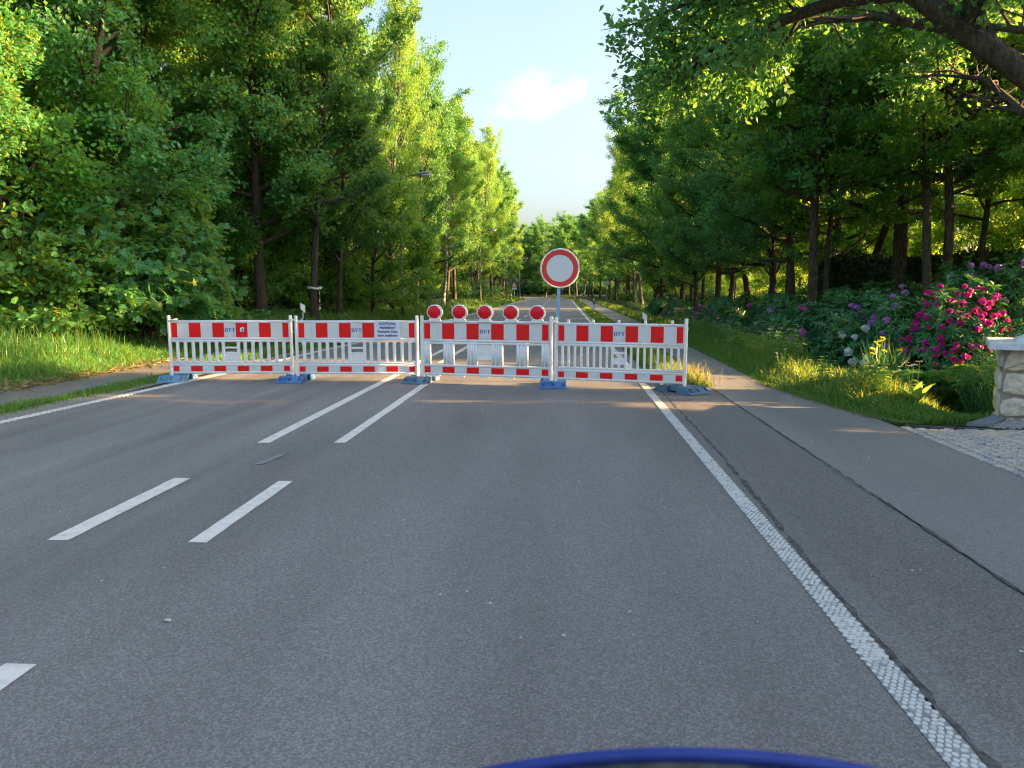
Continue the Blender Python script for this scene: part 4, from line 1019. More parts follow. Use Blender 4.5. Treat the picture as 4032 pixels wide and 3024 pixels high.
for xo, y0, y1, st, lb in ((12.8, 33, 150, 14, 'tree in the second row of the right wood'), (22, 24, 125, 14, 'lone tree in the garden behind the right wood')):
    y = y0
    while y < y1:
        if not (60.0 < y < 64.0):
            plant_tree(R_.choice(['alder', 'hornbeam', 'ash', 'oak']), 'woodland_tree', lb, xo + R_.uniform(-1.5, 1.5), y, R_.uniform(10, 12.5), R_.uniform(0, 6.28), group=RW)
        y += R_.uniform(st * .8, st * 1.25)
y = 17.6
while y < 150:
    if not (60.8 < y < 63.2):
        plant_tree('understory', 'young_tree', 'young leafy tree in the sunlit belt behind the right wood', 16.5 + R_.uniform(-1.3, 1.3), y, R_.uniform(4.6, 6.4), R_.uniform(0, 6.28), group=RW)
    y += R_.uniform(1.7, 2.5)
# unseen trees added right of the driveway to shade the near road and oak
for x, y, h in [(12.6, 9.2, 11.5), (14.2, 10.9, 12.5), (17.5, 6.6, 14), (19.6, 10.7, 16), (15, 19.6, 15), (12, 7.0, 9), (13, 4.2, 9), (12, .8, 9), (13.5, -2.6, 9), (17, 7.8, 10), (18, 3.5, 10), (17.5, -.5, 10), (23, 6.8, 11), (24, 1.5, 11), (29, 7.2, 12.2)]:
    plant_tree('hornbeam' if h in (11.5, 12.5, 14, 16) else R_.choice(['hornbeam', 'oak', 'ash']), 'shade_tree', 'unseen leafy tree added for shade beyond the right picture edge', x, y, h, R_.uniform(0, 6.28), group='unseen trees added for shade', wide=.68 if h == 12.5 else .6 if h == 16 else 1)
for i in range(7):  # unseen shrubs added to block low sun spots on the near road
    plant_tree('understory', 'shade_shrub', 'unseen tall leafy shrub added for shade beyond the right picture edge', 12.6 + R_.uniform(-.4, .4), -2 + i * 1.5, R_.uniform(4.2, 5.0), R_.uniform(0, 6.28), cat='shrub', group='unseen shrubs added for shade')
for i in range(9):  # another unseen row, also added to block the low sun
    plant_tree('understory', 'shade_shrub', 'unseen tall leafy shrub added for shade beyond the right picture edge', 10.6 + R_.uniform(-.4, .4), -5 + i * 1.55, R_.uniform(4.6, 5.6), R_.uniform(0, 6.28), cat='shrub', group='unseen shrubs added for shade')
# wood closing the view beyond the bend
for i in range(34):
    x = -62 + i * 2.75 + R_.uniform(-1, 1); y = 182 + R_.uniform(-4, 18) - (8 if x > 2 else 0)
    if -30 < x < -16 and y < 186: y += 8
    plant_tree(R_.choice(['alder', 'oak', 'ash']), 'distant_tree', 'distant tree of the wood closing the view beyond the bend', x, y, R_.uniform(14, 17.5), R_.uniform(0, 6.28), group='distant trees beyond the bend')

# big oak whose limbs reach in at the top right
t = Tree(31); t.rg = np.random.default_rng(31)
t.trunk(13, .46, (.05, .05), .05, (0, 0, -.3), 14)
t.P[0] = (0, 0, -.3)
ox, oy = 9.4, 11.2
def rel(P): return [(x - ox, y - oy, z) for x, y, z in P]
t.limb(None, None, 8, .22, 'oak', 44, rel([(9.3, 11.2, 2.2), (8.3, 11.3, 3.3), (6.5, 11.5, 4.62), (5.0, 11.6, 5.75), (4.2, 12.0, 6.45), (3.6, 12.4, 6.55), (2.9, 12.9, 6.5), (2.4, 13.5, 6.55)]))
t.limb(None, None, 5, .13, 'oak', 26, rel([(4.9, 11.6, 5.8), (4.2, 12.3, 5.95), (3.5, 12.7, 5.82), (2.9, 13.0, 5.5), (2.4, 13.4, 5.4), (2.0, 13.9, 5.2)]))
t.limb(None, None, 5, .12, 'oak', 22, rel([(6.4, 11.5, 4.7), (5.9, 12.6, 5.6), (5.3, 13.8, 6.2), (4.6, 15.2, 6.6), (4.0, 16.6, 6.6)]))
t.limb(None, None, 5, .14, 'oak', 24, rel([(9.3, 11.3, 3.6), (9.0, 12.6, 5.0), (8.4, 14.2, 6.0), (7.6, 16, 6.8), (6.9, 17.6, 7.2)]))
t.limb(None, None, 4, .10, 'oak', 20, rel([(7.4, 11.4, 4.0), (7.2, 12.6, 4.3), (7.3, 14.0, 5.2), (7.0, 15.2, 5.6)]))
t.limb(None, None, 5, .14, 'oak', 22, rel([(5.8, 11.5, 5.2), (5.2, 10.6, 6.8), (4.4, 10, 7.8), (3.4, 9.6, 8.3)]))
t.crown(.42, 5.5, 16, 'oak', pO, 15, 60, .36)
big = thing('oak_tree', 'old oak whose heavy limb arches in at the top right', 'tree', (ox, oy, 0), 0, RW)
link('trunk', t.wood.mesh('trunk', M['bark'], True), big)
cutf = lambda P: ~((np.abs(P[:, 1] + oy - 13.8) < 1.35) & ((P[:, 2] < 4.7) | (P[:, 2] > 6.6) | (P[:, 0] + ox > 3.9))) & ((P[:, 0] + ox) > 0.72 + .12 * np.sin(P[:, 2] * 5)) & ~(((P[:, 0] + ox) < 3.0) & (P[:, 2] < 4.7))
link('crown', t.leaves(62000, .125, 'small', .19, .14, .6, cutf).mesh('crown', M['oak']), big)

# striped tape on the left trunk
tp = thing('barrier_tape', 'red and white tape tied round the trunk of an alder on the left', 'tape', (-8.97, 26.5, 0))
g = Geo(); P = [(math.cos(a) * .26, math.sin(a) * .26, 1.62 + .03 * math.sin(a * 2)) for a in np.linspace(0, 6.283, 17)]
g.tube(P, .012, 4, ry=.035, cap=False); obj('band', g, M['white'], tp)
g = Geo()
for k in range(6): g.tube([(.24, -.20 - .01 * k, 1.62 - k * .13), (.25, -.21, 1.56 - k * .13), (.245, -.2 - .015 * k, 1.50 - k * .13)], .035, 4, k % 2, ry=.006)
obj('tail', g, [M['sign_red'], M['white']], tp)

# ------------------------------------------------------------------ bushes
def bush_mesh(seed, rx, ry_, h, n, size, shape, lm, stems=5, flat=.5, sheets=9, z0=.1):
    """leafy shoots spread through a bush volume in layered tiers"""
    rg = np.random.default_rng(seed); wood = Geo(); A, O = [], []
    for i in range(stems * 7):
        az = rg.uniform(0, 6.28); u = rg.uniform(0, 1) ** .5
        tip = np.array([math.cos(az) * rx * u, math.sin(az) * ry_ * u, z0 + h * rg.uniform(.15, 1) * math.sqrt(max(.08, 1 - .75 * u * u))])
        b0 = np.array([rg.normal(0, .2), rg.normal(0, .2), -.1])
        mid = (b0 + tip) / 2 + [0, 0, .18 * h]
        T = np.linspace(0, 1, 7)[:, None]; P = b0 * (1 - T) ** 2 + 2 * mid * T * (1 - T) + tip * T ** 2
        wood.tube(P, np.linspace(.025, .006, 7), 5, cap=False)
        for k in range(14):
            v = rg.uniform(.25, 1.0); j = min(int(v * 6), 5); q = P[j] + (P[j + 1] - P[j]) * (v * 6 - j)
            d = unit(rg.normal(0, 1, 3) * [1, 1, .35] + unit(tip - b0) * .5 + [math.cos(az) * .6, math.sin(az) * .6, 0])
            L = rg.uniform(.25, .75)
            for w_ in np.linspace(.2, 1, 5): A.append(q + d * L * w_ + [0, 0, -.10 * w_ * w_]); O.append(d)
    A, O = np.array(A), np.array(O); k = rg.integers(0, len(A), n)
    ct = np.clip(rg.normal(.5, .15, len(A)), 0, 1)
    P = A[k] + rg.normal(0, .07, (n, 3)); P[:, 2] = np.maximum(P[:, 2], .03)
    D = O[k] + rg.normal(0, .55, (n, 3)); D[:, 2] -= .45
    out = unit(P - [0, 0, h * .4])
    N = rg.normal(0, .45, (n, 3)) + np.array([0, 0, .9]) * flat * 1.6 + out * .45
    g_ = Geo(); add_leaves(g_, P, D, N, size * rg.uniform(.6, 1.25, n), shape, np.clip(ct[k] + rg.normal(0, .14, n), 0, 1))
    return wood.mesh('stems', M['bark'], True), g_.mesh('foliage', M[lm])
def put_bush(me, name, label, x, y, rot=0, s_=1.0, group=None, cat='bush', z=None):
    t = thing(name, label, cat, (x, y, float(gz(x, y)) if z is None else z), rot, group, s_)
    link('stems', me[0], t); link('foliage', me[1], t)
    return t
mp = bush_mesh(41, 1.9, 1.7, 4.0, 5200, .20, 'maple', 'maple')
mp2 = bush_mesh(42, 1.6, 1.6, 3.2, 4200, .19, 'maple', 'maple')
hz = bush_mesh(43, 2.0, 1.8, 3.2, 6000, .15, 'round', 'hazel')
us = bush_mesh(44, 1.8, 1.6, 2.4, 5200, .13, 'round', 'dark')
us2 = bush_mesh(45, 1.2, 1.2, 1.5, 3200, .11, 'small', 'dark')
BL = 'broadleaved bushes along the left verge'
for me, x, y, rot, s_, lb in [(mp, -10.3, 17.8, 0, 1.05, 'large maple bush with lobed leaves behind the left end of the barriers'), (mp2, -10.7, 20.4, 1.3, .95, 'smaller maple bush beside the tall alder trunk, behind the sticker barrier'), (mp, -11.6, 19.4, 2.4, 1.2, 'tall maple bush behind the large maple bush'),
                              (mp2, -11.9, 21.8, 4, 1.0, 'maple bush deep behind the smaller maple bush'),
                              (hz, -12.2, 15.8, 0.4, 1.05, 'hazel bush with round leaves at the left edge above the sunlit grass'), (hz, -13.4, 17.8, 2.2, 1.35, 'tall hazel bush behind the hazel at the left edge'), (hz, -14.3, 14.8, 4.0, 1.2, 'hazel bush cut off by the left picture edge'), (hz, -11.0, 16.6, 5.2, .8, 'low hazel bush between hazel and maple above the grass')]:
    put_bush(me, 'maple_bush' if me in (mp, mp2) else 'hazel_bush', lb, x, y, rot, s_, BL)
for i in range(46):
    y = 21 + i * 2.6 + R_.uniform(-.8, .8); x = (-11.4 if i % 2 and y > 29 else -13.4) + R_.uniform(-.9, .9) + (.8 if y > 40 else 0)
    put_bush(R_.choice([us, us2, us]), 'understory_bush', 'dark understory bush between the trunks of the left wood', x, y, R_.uniform(0, 6.3), R_.uniform(.8, 1.25), 'understory of the left wood')
for i in range(38):
    y = 22 + i * 3.1 + R_.uniform(-.8, .8); x = (8.6 if i % 2 else 11.0) + R_.uniform(-.9, .9)
    put_bush(R_.choice([us, us2]), 'understory_bush', 'dark understory bush between the trunks of the right wood', x, y, R_.uniform(0, 6.3), R_.uniform(.45, .75), 'understory of the right wood')
for i in range(26):
    x = -40 + i * 2.3; y = 176 + R_.uniform(-2, 3) - (10 if x > 4 else 0)
    if -26 < x < -16: continue
    put_bush(us, 'understory_bush', 'dark bush at the foot of the distant wood', x, y, R_.uniform(0, 6.3), 1.7, 'understory of the distant wood')

# rhododendrons: rosettes of long leaves on a dome, flower heads as parts
def rhodo_foliage(seed, rx, ry_, h, n, L=.15, per=8, lm='rhodo'):
    rg = np.random.default_rng(seed); g_ = Geo(); wood = Geo()
    u = rg.uniform(0, 1, n); az = rg.uniform(0, 6.28, n); cz_ = rg.uniform(0.02, 1, n); sr = np.sqrt(1 - cz_ ** 2)
    d = np.stack([sr * np.cos(az), sr * np.sin(az), cz_], 1)
    lump = 1 + .13 * np.sin(az * 3 + seed) * sr + .10 * np.sin(cz_ * 9 + az * 2)
    rad_ = (.62 + .38 * u ** .45) * lump
    Cn = d * rad_[:, None] * [rx, ry_, h]
    nr = unit(d / [rx, ry_, h] + [0, 0, .25])
    P = np.repeat(Cn, per, 0); A = np.repeat(nr, per, 0)
    ph = np.tile(np.arange(per) * 6.283 / per, n) + np.repeat(rg.uniform(0, 6.28, n), per)
    e1 = unit(np.cross(A, rg.normal(0, 1, A.shape))); e1 = np.repeat(e1[::per], per, 0); e2 = np.cross(A, e1)
    D = e1 * np.cos(ph)[:, None] + e2 * np.sin(ph)[:, None] + A * rg.uniform(-.25, .75, len(P))[:, None]
    add_leaves(g_, P, D, A + rg.normal(0, .2, A.shape), L * rg.uniform(.7, 1.2, len(P)), 'slim', np.clip(np.repeat(rg.normal(.42, .2, n), per) + rg.normal(0, .12, len(P)), 0, 1))
    for i in range(14):
        a_ = rg.uniform(0, 6.28); tip = np.array([math.cos(a_) * rx * .6, math.sin(a_) * ry_ * .6, h * rg.uniform(.4, .85)])
        wood.tube([(0, 0, -.2), tip * [.4, .4, .6], tip], [.03, .022, .01], 5, cap=False)
    return wood.mesh('stems', M['bark'], True), g_.mesh('foliage', M[lm])
def flower_mesh(seed, m, n=34, r=.075):
    rg = np.random.default_rng(seed); g_ = Geo()
    cz_ = rg.uniform(-.25, 1, n); az = np.arange(n) * 2.4; sr = np.sqrt(1 - cz_ ** 2)
    d = np.stack([sr * np.cos(az), sr * np.sin(az), cz_], 1)
    D = unit(np.cross(d, rg.normal(0, 1, d.shape))) + d * .35
    add_leaves(g_, d * r * .75 - unit(D) * .03, D, d + rg.normal(0, .3, d.shape), .072 * rg.uniform(.8, 1.2, n), 'round', rg.uniform(.1, .95, n))
    return g_.mesh('flower_head', M[m])
FL = {c_: [flower_mesh(60 + i, c_) for i in range(3)] for c_ in ('magenta', 'purple', 'pink', 'white_petal')}
def rhododendron(label, x, y, rx, ry_, h, foliage, base, flowers=(), seed=1, group='rhododendrons on the bank right of the ditch', z=None):
    """base = the size the foliage mesh was built for; flowers = (colour, count, azimuth range, height range)"""
    t = thing('rhododendron_bush', label, 'bush', (x, y, (float(gz(x, y)) if z is None else z) - .05), 0, group)
    sc = (rx / base[0], ry_ / base[1], h / base[2])
    link('stems', foliage[0], t, scale=sc); link('foliage', foliage[1], t, scale=sc)
    rg = np.random.default_rng(seed)
    for colr, n, a0, a1, z0, z1, fs in flowers:
        pts = []
        tries = 0
        while len(pts) < n and tries < 4000:
            tries += 1
            a_ = math.radians(rg.uniform(a0, a1)); cz_ = rg.uniform(z0, z1); sr = math.sqrt(1 - cz_ * cz_)
            q = np.array([math.cos(a_) * sr * rx, math.sin(a_) * sr * ry_, cz_ * h]) * rg.uniform(.96, 1.1)
            if all(np.linalg.norm(q - p) > .085 for p in pts): pts.append(q)
        for q in pts:
            nn_ = Vector(q / [rx * rx, ry_ * ry_, h * h] + np.array([0, 0, .25])).normalized()
            o_ = link('flower_head', FL[colr][rg.integers(3)], t, Vector(q)); o_.rotation_euler = nn_.to_track_quat('Z', 'Y').to_euler(); o_.scale = (fs * rg.uniform(.8, 1.15),) * 3
    return t
RF = rhodo_foliage(51, 1.0, 1.0, 1.0, 620); RF2 = rhodo_foliage(52, 1.0, 1.0, 1.0, 800, .13)
b1 = (1, 1, 1)
def fol(seed, rx, ry_, h, dens=150): return rhodo_foliage(seed, rx, ry_, h, int(dens * (rx + ry_) * h * 1.3))
rhododendron('rhododendron covered in bright magenta flower heads left of the stone pillar', 7.45, 14.5, .98, .85, 1.62, fol(53, .98, .85, 1.62), (.98, .85, 1.62), [('magenta', 125, 165, 330, .02, .98, .74)], 3)
rhododendron('rhododendron with lilac flower heads on the left flank of the magenta one', 6.85, 15.4, .75, .75, 1.45, fol(54, .75, .75, 1.45), (.75, .75, 1.45), [('purple', 13, 150, 275, .1, .95, .8)], 4)
rhododendron('rhododendron with loose white flower heads', 6.15, 15.9, 1.0, .9, 1.25, fol(55, 1.0, .9, 1.25), (1.0, .9, 1.25), [('white_petal', 16, 215, 325, .35, .85, 1.05)], 5)
rhododendron('broad dark rhododendron with pink flowers on its left end', 6.6, 18.2, 1.35, 1.0, 1.45, fol(56, 1.35, 1.0, 1.45), (1.35, 1.0, 1.45), [('pink', 10, 165, 225, .1, .8, 1.0), ('purple', 2, 250, 290, .85, .98, 1.0)], 6)
rhododendron('rhododendron with a lilac flower at the right edge behind the pillar', 9.15, 15.1, 1.1, 1.05, 1.95, fol(57, 1.1, 1.05, 1.95), (1.1, 1.05, 1.95), [('purple', 5, 170, 250, .4, .9, .95)], 7)
rhododendron('green rhododendron growing up to the hedge behind the magenta one', 9.3, 17.6, 1.5, 1.1, 1.85, fol(58, 1.5, 1.1, 1.85), (1.5, 1.1, 1.85), [('purple', 6, 200, 300, .75, .97, 1.0)], 8)
rhododendron('green rhododendron between the white one and the leaning trunks', 7.7, 18.0, 1.2, 1.0, 1.55, fol(59, 1.2, 1.0, 1.55), (1.2, 1.0, 1.55), [('purple', 2, 240, 280, .85, .97, 1.0)], 9)
rhododendron('tall green shrub rising beyond the pillar at the right edge', 11.4, 17.2, 1.5, 1.2, 2.5, fol(60, 1.5, 1.2, 2.5, 110), (1.5, 1.2, 2.5), (), 10)
rhododendron('low green rhododendron at the foot of the pillar', 7.9, 13.0, .75, .6, .95, fol(62, .75, .6, .95), (.75, .6, .95), (), 11)
for i, (x, y, r, h, colr, n) in enumerate([(6.2, 21.0, 1.3, 1.3, 'purple', 4), (7.3, 24.5, 1.5, 1.5, 'pink', 3), (6.0, 25.5, 1.2, 1.25, 'purple', 6), (6.6, 29.5, 1.5, 1.4, 'pink', 8), (5.9, 33.5, 1.2, 1.3, 'magenta', 12), (6.3, 38.5, 1.4, 1.3, 'pink', 14), (8.3, 22, 1.4, 1.5, 'purple', 2), (6.2, 45, 1.5, 1.5, 'purple', 10)]):
    rhododendron(['dark rhododendron with few lilac flowers beyond the pink one', 'dark rhododendron with few pink flowers between the hornbeam trunks', 'rhododendron dotted lilac near the ditch beyond the thin slat barrier', 'rhododendron dotted pink under the leaning oak', 'small rhododendron with magenta red flowers under the leaning trunks', 'far rhododendron dotted pink below the sunlit fork', 'dark rhododendron at the foot of the straight grey trunk', 'farthest rhododendron dotted lilac by the path'][i], x, y, r, r * .85, h, RF2, b1, [(colr, n, 160, 320, .1, .95, 1.05)], 20 + i)

# clipped hedge behind
def hedge(label, x0, y0, x1, y1, h, n, seed):
    rg = np.random.default_rng(seed); t = thing('hedge', label, 'hedge', (x0, y0, float(gz(x0, y0)) - .1))
    L = math.hypot(x1 - x0, y1 - y0); ax = np.array([x1 - x0, y1 - y0, 0]) / L; nr = np.array([ax[1], -ax[0], 0])
    u = rg.uniform(0, L, n); v = rg.uniform(0, h, n); top = rg.random(n) < .25
    P = ax * u[:, None] + np.where(top[:, None], nr * rg.uniform(-.5, .5, n)[:, None] + np.array([0, 0, h]), nr * .5 + np.array([0, 0, 1]) * v[:, None])
    nv = np.where(top[:, None], np.array([0, 0, 1.]), nr)
    P = P + nv * (rg.normal(0, .06, n) + .08 * np.sin(u * 1.7) + .05 * np.sin(v * 3 + u * 2.3))[:, None]
    g_ = Geo(); add_leaves(g_, P, rg.normal(0, 1, (n, 3)) + nv * .3, nv + rg.normal(0, .5, (n, 3)), .11 * rg.uniform(.6, 1.3, n), 'round', np.clip(rg.normal(.4, .2, n), 0, 1))
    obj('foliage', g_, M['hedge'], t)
    g_ = Geo(); c0 = np.array([0, 0, 0.]); e = ax * L
    Q = [c0 + nr * .42, c0 - nr * .42, e - nr * .42, e + nr * .42]
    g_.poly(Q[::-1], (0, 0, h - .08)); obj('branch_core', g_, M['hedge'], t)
    return t
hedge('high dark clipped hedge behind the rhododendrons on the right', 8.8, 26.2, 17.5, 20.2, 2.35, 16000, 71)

# ------------------------------------------------------------------ grasses
def blades(g_, P, H, rg, wid=.008, lean=.35, tint=None, mi=0, seg2=True):
    """bent grass blades rooted at P with heights H"""
    n = len(P); az = rg.uniform(0, 6.28, n); ln = np.abs(rg.normal(lean, .25, n))
    d = np.stack([np.cos(az), np.sin(az), np.zeros(n)], 1); sd = np.stack([-np.sin(az), np.cos(az), np.zeros(n)], 1)
    fa = rg.uniform(0, 6.28, n); sd = np.stack([np.cos(fa), np.sin(fa), np.zeros(n)], 1)
    w = (wid * rg.uniform(.6, 1.4, n))[:, None]; Hc = H[:, None]
    b0, b1_ = P - sd * w, P + sd * w
    mid = P + d * (ln * .35)[:, None] * Hc + np.array([0, 0, 1]) * Hc * .6
    tip = P + d * ln[:, None] * Hc + np.array([0, 0, 1]) * Hc * (1 - .22 * ln)[:, None]
    V = np.stack([b0, b1_, mid + sd * w * .8, mid - sd * w * .8, tip], 1).reshape(-1, 3)
    i = np.arange(n) * 5
    ti = np.clip(rg.normal(.5, .2, n), 0, 1) if tint is None else tint
    g_.add(V, np.stack([i, i + 1, i + 2, i + 3], 1), mi, ti)
    F = np.stack([i + 3, i + 2, i + 4], 1) + (g_.n - n * 5)
    g_.T.append((F, np.full(n, mi, np.int32), np.broadcast_to(np.asarray(ti, np.float32), (n,))))
def scatter(n, xf, yf, rg, pw=1.0):
    """random points, denser near the camera: y = y0 + (y1-y0) u^pw, x between the two edges at that y"""
    y = yf[0] + (yf[1] - yf[0]) * rg.random(n) ** pw
    L, Rr = xf(y); x = L + (Rr - L) * rg.random(n)
    return x + bend(y), y
def patchy(x, y, f=1.0): return .5 + .5 * np.sin(x * 2.1 * f + 1.3 * np.sin(y * .9 * f)) * np.sin(y * 1.6 * f + 1.7 * np.sin(x * 1.1))
rg = np.random.default_rng(91)
I = lambda xs, ys: (lambda y: np.interp(y, xs, ys))
pathR = I([8.6, 8.9, 9.2, 10.8, 12.4, 16.4, 19, 40, 200], [4.2, 3.95, 3.78, 3.48, 3.30, 3.42, 3.45, 3.75, 4.0])
g = Geo()
# right verge beyond the path: short edge, tall behind
def right_band(n, a, b_, h0, h1, y0, y1, pw, wid, lean):
    def xf(y): e = pathR(y); return e + a, e + b_
    x, y = scatter(n, xf, (y0, y1), rg, pw)
    keep = (y > 8.75 + np.clip(x - 4.0, 0, 2) * .42) & (x - bend(y) < 5.25 - .0 * y)
    x, y = x[keep], y[keep]
    H = (h0 + (h1 - h0) * rg.random(len(x))) * (.6 + .7 * patchy(x, y))
    H = H * (1 - .55 * np.exp(-((y - 13.2) / 1.1) ** 2)) * (.5 + .5 * sm(9.2, 11.6, y))
    blades(g, np.stack([x, y, gz(x, y)], 1), H, rg, wid, lean)
right_band(16000, -.02, .5, .05, .16, 8.8, 26, 1.8, .006, .7)
right_band(20000, .2, 1.6, .10, .34, 8.8, 24, 1.7, .007, .45)
right_band(7000, .55, 1.7, .22, .56, 10.0, 26, 1.5, .006, .3)
right_band(9000, -.02, 1.6, .06, .35, 24, 90, 1.6, .016, .5)
# strip between road and path
def strip_band(n, y0, y1, h0, h1, pw, wid):
    x, y = scatter(n, lambda y: (np.full_like(y, 1.60) + .12 * np.exp(-(y - 11.8)), np.full_like(y, 2.46)), (y0, y1), rg, pw)
    H = h0 + (h1 - h0) * rg.random(len(x)) ** 1.5
    edge = np.clip(np.minimum(x - bend(y) - 1.55, 2.5 - x + bend(y)) / .3, .25, 1)
    blades(g, np.stack([x, y, np.full_like(x, -.02)], 1), H * edge, rg, wid, .45)
strip_band(9000, 12.0, 20, .08, .34, 1.2, .006)
strip_band(9000, 20, 60, .06, .22, 1.5, .012)
strip_band(4000, 60, 150, .08, .25, 1.2, .03)
ga = obj('grass', g, M['grass']); tag(ga, 'green grass of the verges right of the road', 'grass', kind='stuff')
g = Geo()
def left_band(n, xa, xb, y0, y1, h0, h1, pw, wid, lean):
    x, y = scatter(n, lambda y: (xa(y), xb(y)), (y0, y1), rg, pw)
    H = (h0 + (h1 - h0) * rg.random(len(x)) ** 1.3) * (.6 + .7 * patchy(x, y, .8))
    blades(g, np.stack([x, y, gz(x, y)], 1), H, rg, wid, lean)
padge = I([8, 13, 20, 24, 30], [-8.80, -8.62, -8.72, -8.72, -8.8])
left_band(15000, lambda y: padge(y) - 1.1, lambda y: padge(y) + .08, 8.5, 21, .06, .26, 1.0, .008, .8)
left_band(22000, lambda y: padge(y) - 3.6, lambda y: padge(y) - .3, 9.5, 20, .12, .36, 1.0, .008, .5)
left_band(2200, lambda y: padge(y) - 3.6, lambda y: padge(y) - 1.2, 11, 20, .35, .75, 1.0, .007, .3)
# between road and path beyond the barriers, then the broad verge
left_band(9000, lambda y: np.full_like(y, -7.35), lambda y: np.interp(y, [13.5, 17, 20, 24], [-7.05, -6.75, -6.4, -6.3]), 14, 24, .06, .28, 1.0, .008, .5)
left_band(26000, lambda y: np.full_like(y, -10.6), lambda y: np.interp(y, [22, 30, 64, 200], [-6.3, -6.15, -6.05, -6.05]), 22, 70, .08, .42, 1.5, .014, .5)
left_band(12000, lambda y: np.full_like(y, -9.5), lambda y: np.full_like(y, -6.1), 60, 180, .12, .5, 1.3, .045, .5)
# ragged tufts on the shoulder beside the edge line
for cx_, cy_, sx_, sy_, n in [(-7.18, 9.0, .13, .55, 1500), (-7.12, 10.2, .06, .5, 350), (-7.02, 11.3, .12, .55, 1700), (-7.0, 12.6, .10, .4, 700), (-7.25, 7.8, .1, .5, 500)]:
    x = rg.normal(cx_, sx_, n); y = rg.normal(cy_, sy_, n)
    blades(g, np.stack([x, y, np.full(n, -.01)], 1), rg.uniform(.03, .13, n), rg, .006, .6)
gb = obj('grass', g, M['grass']); tag(gb, 'green grass of the verges left of the road', 'grass', kind='stuff')
# cut straw lying along the left path and pale grass in the strip
g = Geo(); n = 3800
y = rg.uniform(8.5, 16, n); x = padge(y) + rg.normal(-.10, .20, n)
d = rg.normal(0, 1, (n, 3)) * [1, 1, .18]
add_leaves(g, np.stack([x, y, gz(x, y) + rg.uniform(.03, .09, n)], 1), d, np.tile([0, 0, 1.], (n, 1)) + rg.normal(0, .3, (n, 3)), rg.uniform(.06, .20, n), 'slim', rg.random(n))
n = 500; x = rg.normal(2.12, .16, n); y = 12.0 + np.abs(rg.normal(0, .9, n))
blades(g, np.stack([x, y, np.full(n, -.02)], 1), rg.uniform(.15, .42, n), rg, .005, .4)
n = 900; y = rg.uniform(8.8, 12.5, n); x = pathR(y) + rg.normal(.0, .05, n)
add_leaves(g, np.stack([x, y, np.full(n, .012)], 1), rg.normal(0, 1, (n, 3)) * [1, 1, .1], np.tile([0, 0, 1.], (n, 1)), rg.uniform(.02, .07, n), 'slim', rg.random(n))
tag(obj('straw', g, M['dry']), 'dry straw lying in the grass along the path edges', 'straw', kind='stuff')
# thin forest floor cover
g = Geo(); n = 20000
y = 19 + 60 * rg.random(n) ** 1.5; x = np.where(rg.random(n) < .55, rg.uniform(-14, -9.5, n), rg.uniform(6.3, 11, n))
add_leaves(g, np.stack([x, y, gz(x, y) + rg.uniform(.05, .45, n)], 1), rg.normal(0, 1, (n, 3)) * [1, 1, .4], np.array([0, 0, 1.]) + rg.normal(0, .4, (n, 3)), rg.uniform(.06, .16, n), 'round', rg.random(n))
n = 9000; x = rg.uniform(6.0, 9.5, n); y = rg.uniform(10.5, 24, n)
add_leaves(g, np.stack([x, y, gz(x, y) + rg.uniform(.02, .25, n)], 1), rg.normal(0, 1, (n, 3)) * [1, 1, .4], np.array([0, 0, 1.]) + rg.normal(0, .4, (n, 3)), rg.uniform(.05, .12, n), 'round', rg.random(n))
tag(obj('undergrowth', g, M['dark']), 'low leafy undergrowth on the wood floor', 'undergrowth', kind='stuff')

# ------------------------------------------------------------------ single verge plants
def nettle(seed, h):
    rg = np.random.default_rng(seed); st, lf = Geo(), Geo(); P, D, N = [], [], []
    for s_ in range(7):
        b_ = rg.normal(0, .10, 2); tp = b_ + rg.normal(0, .12, 2); hh = h * rg.uniform(.7, 1.1)
        pts = np.array([(b_[0], b_[1], 0), ((b_ + tp)[0] / 2, (b_ + tp)[1] / 2, hh * .5), (tp[0], tp[1], hh)])
        st.tube(pts, [.006, .005, .003], 4, cap=False)
        for k, u in enumerate(np.linspace(.18, 1, 9)):
            q = pts[0] * (1 - u) + pts[2] * u
            for a_ in (0, math.pi):
                az = a_ + k * 1.57 + s_; P.append(q); D.append((math.cos(az), math.sin(az), -.25)); N.append((0, 0, 1))
    n = len(P); add_leaves(lf, P, np.array(D) + rg.normal(0, .15, (n, 3)), np.array(N) + rg.normal(0, .2, (n, 3)), .11 * rg.uniform(.7, 1.2, n), 'small', rg.random(n))
    return st.mesh('stems', M['nettle']), lf.mesh('foliage', M['nettle'])
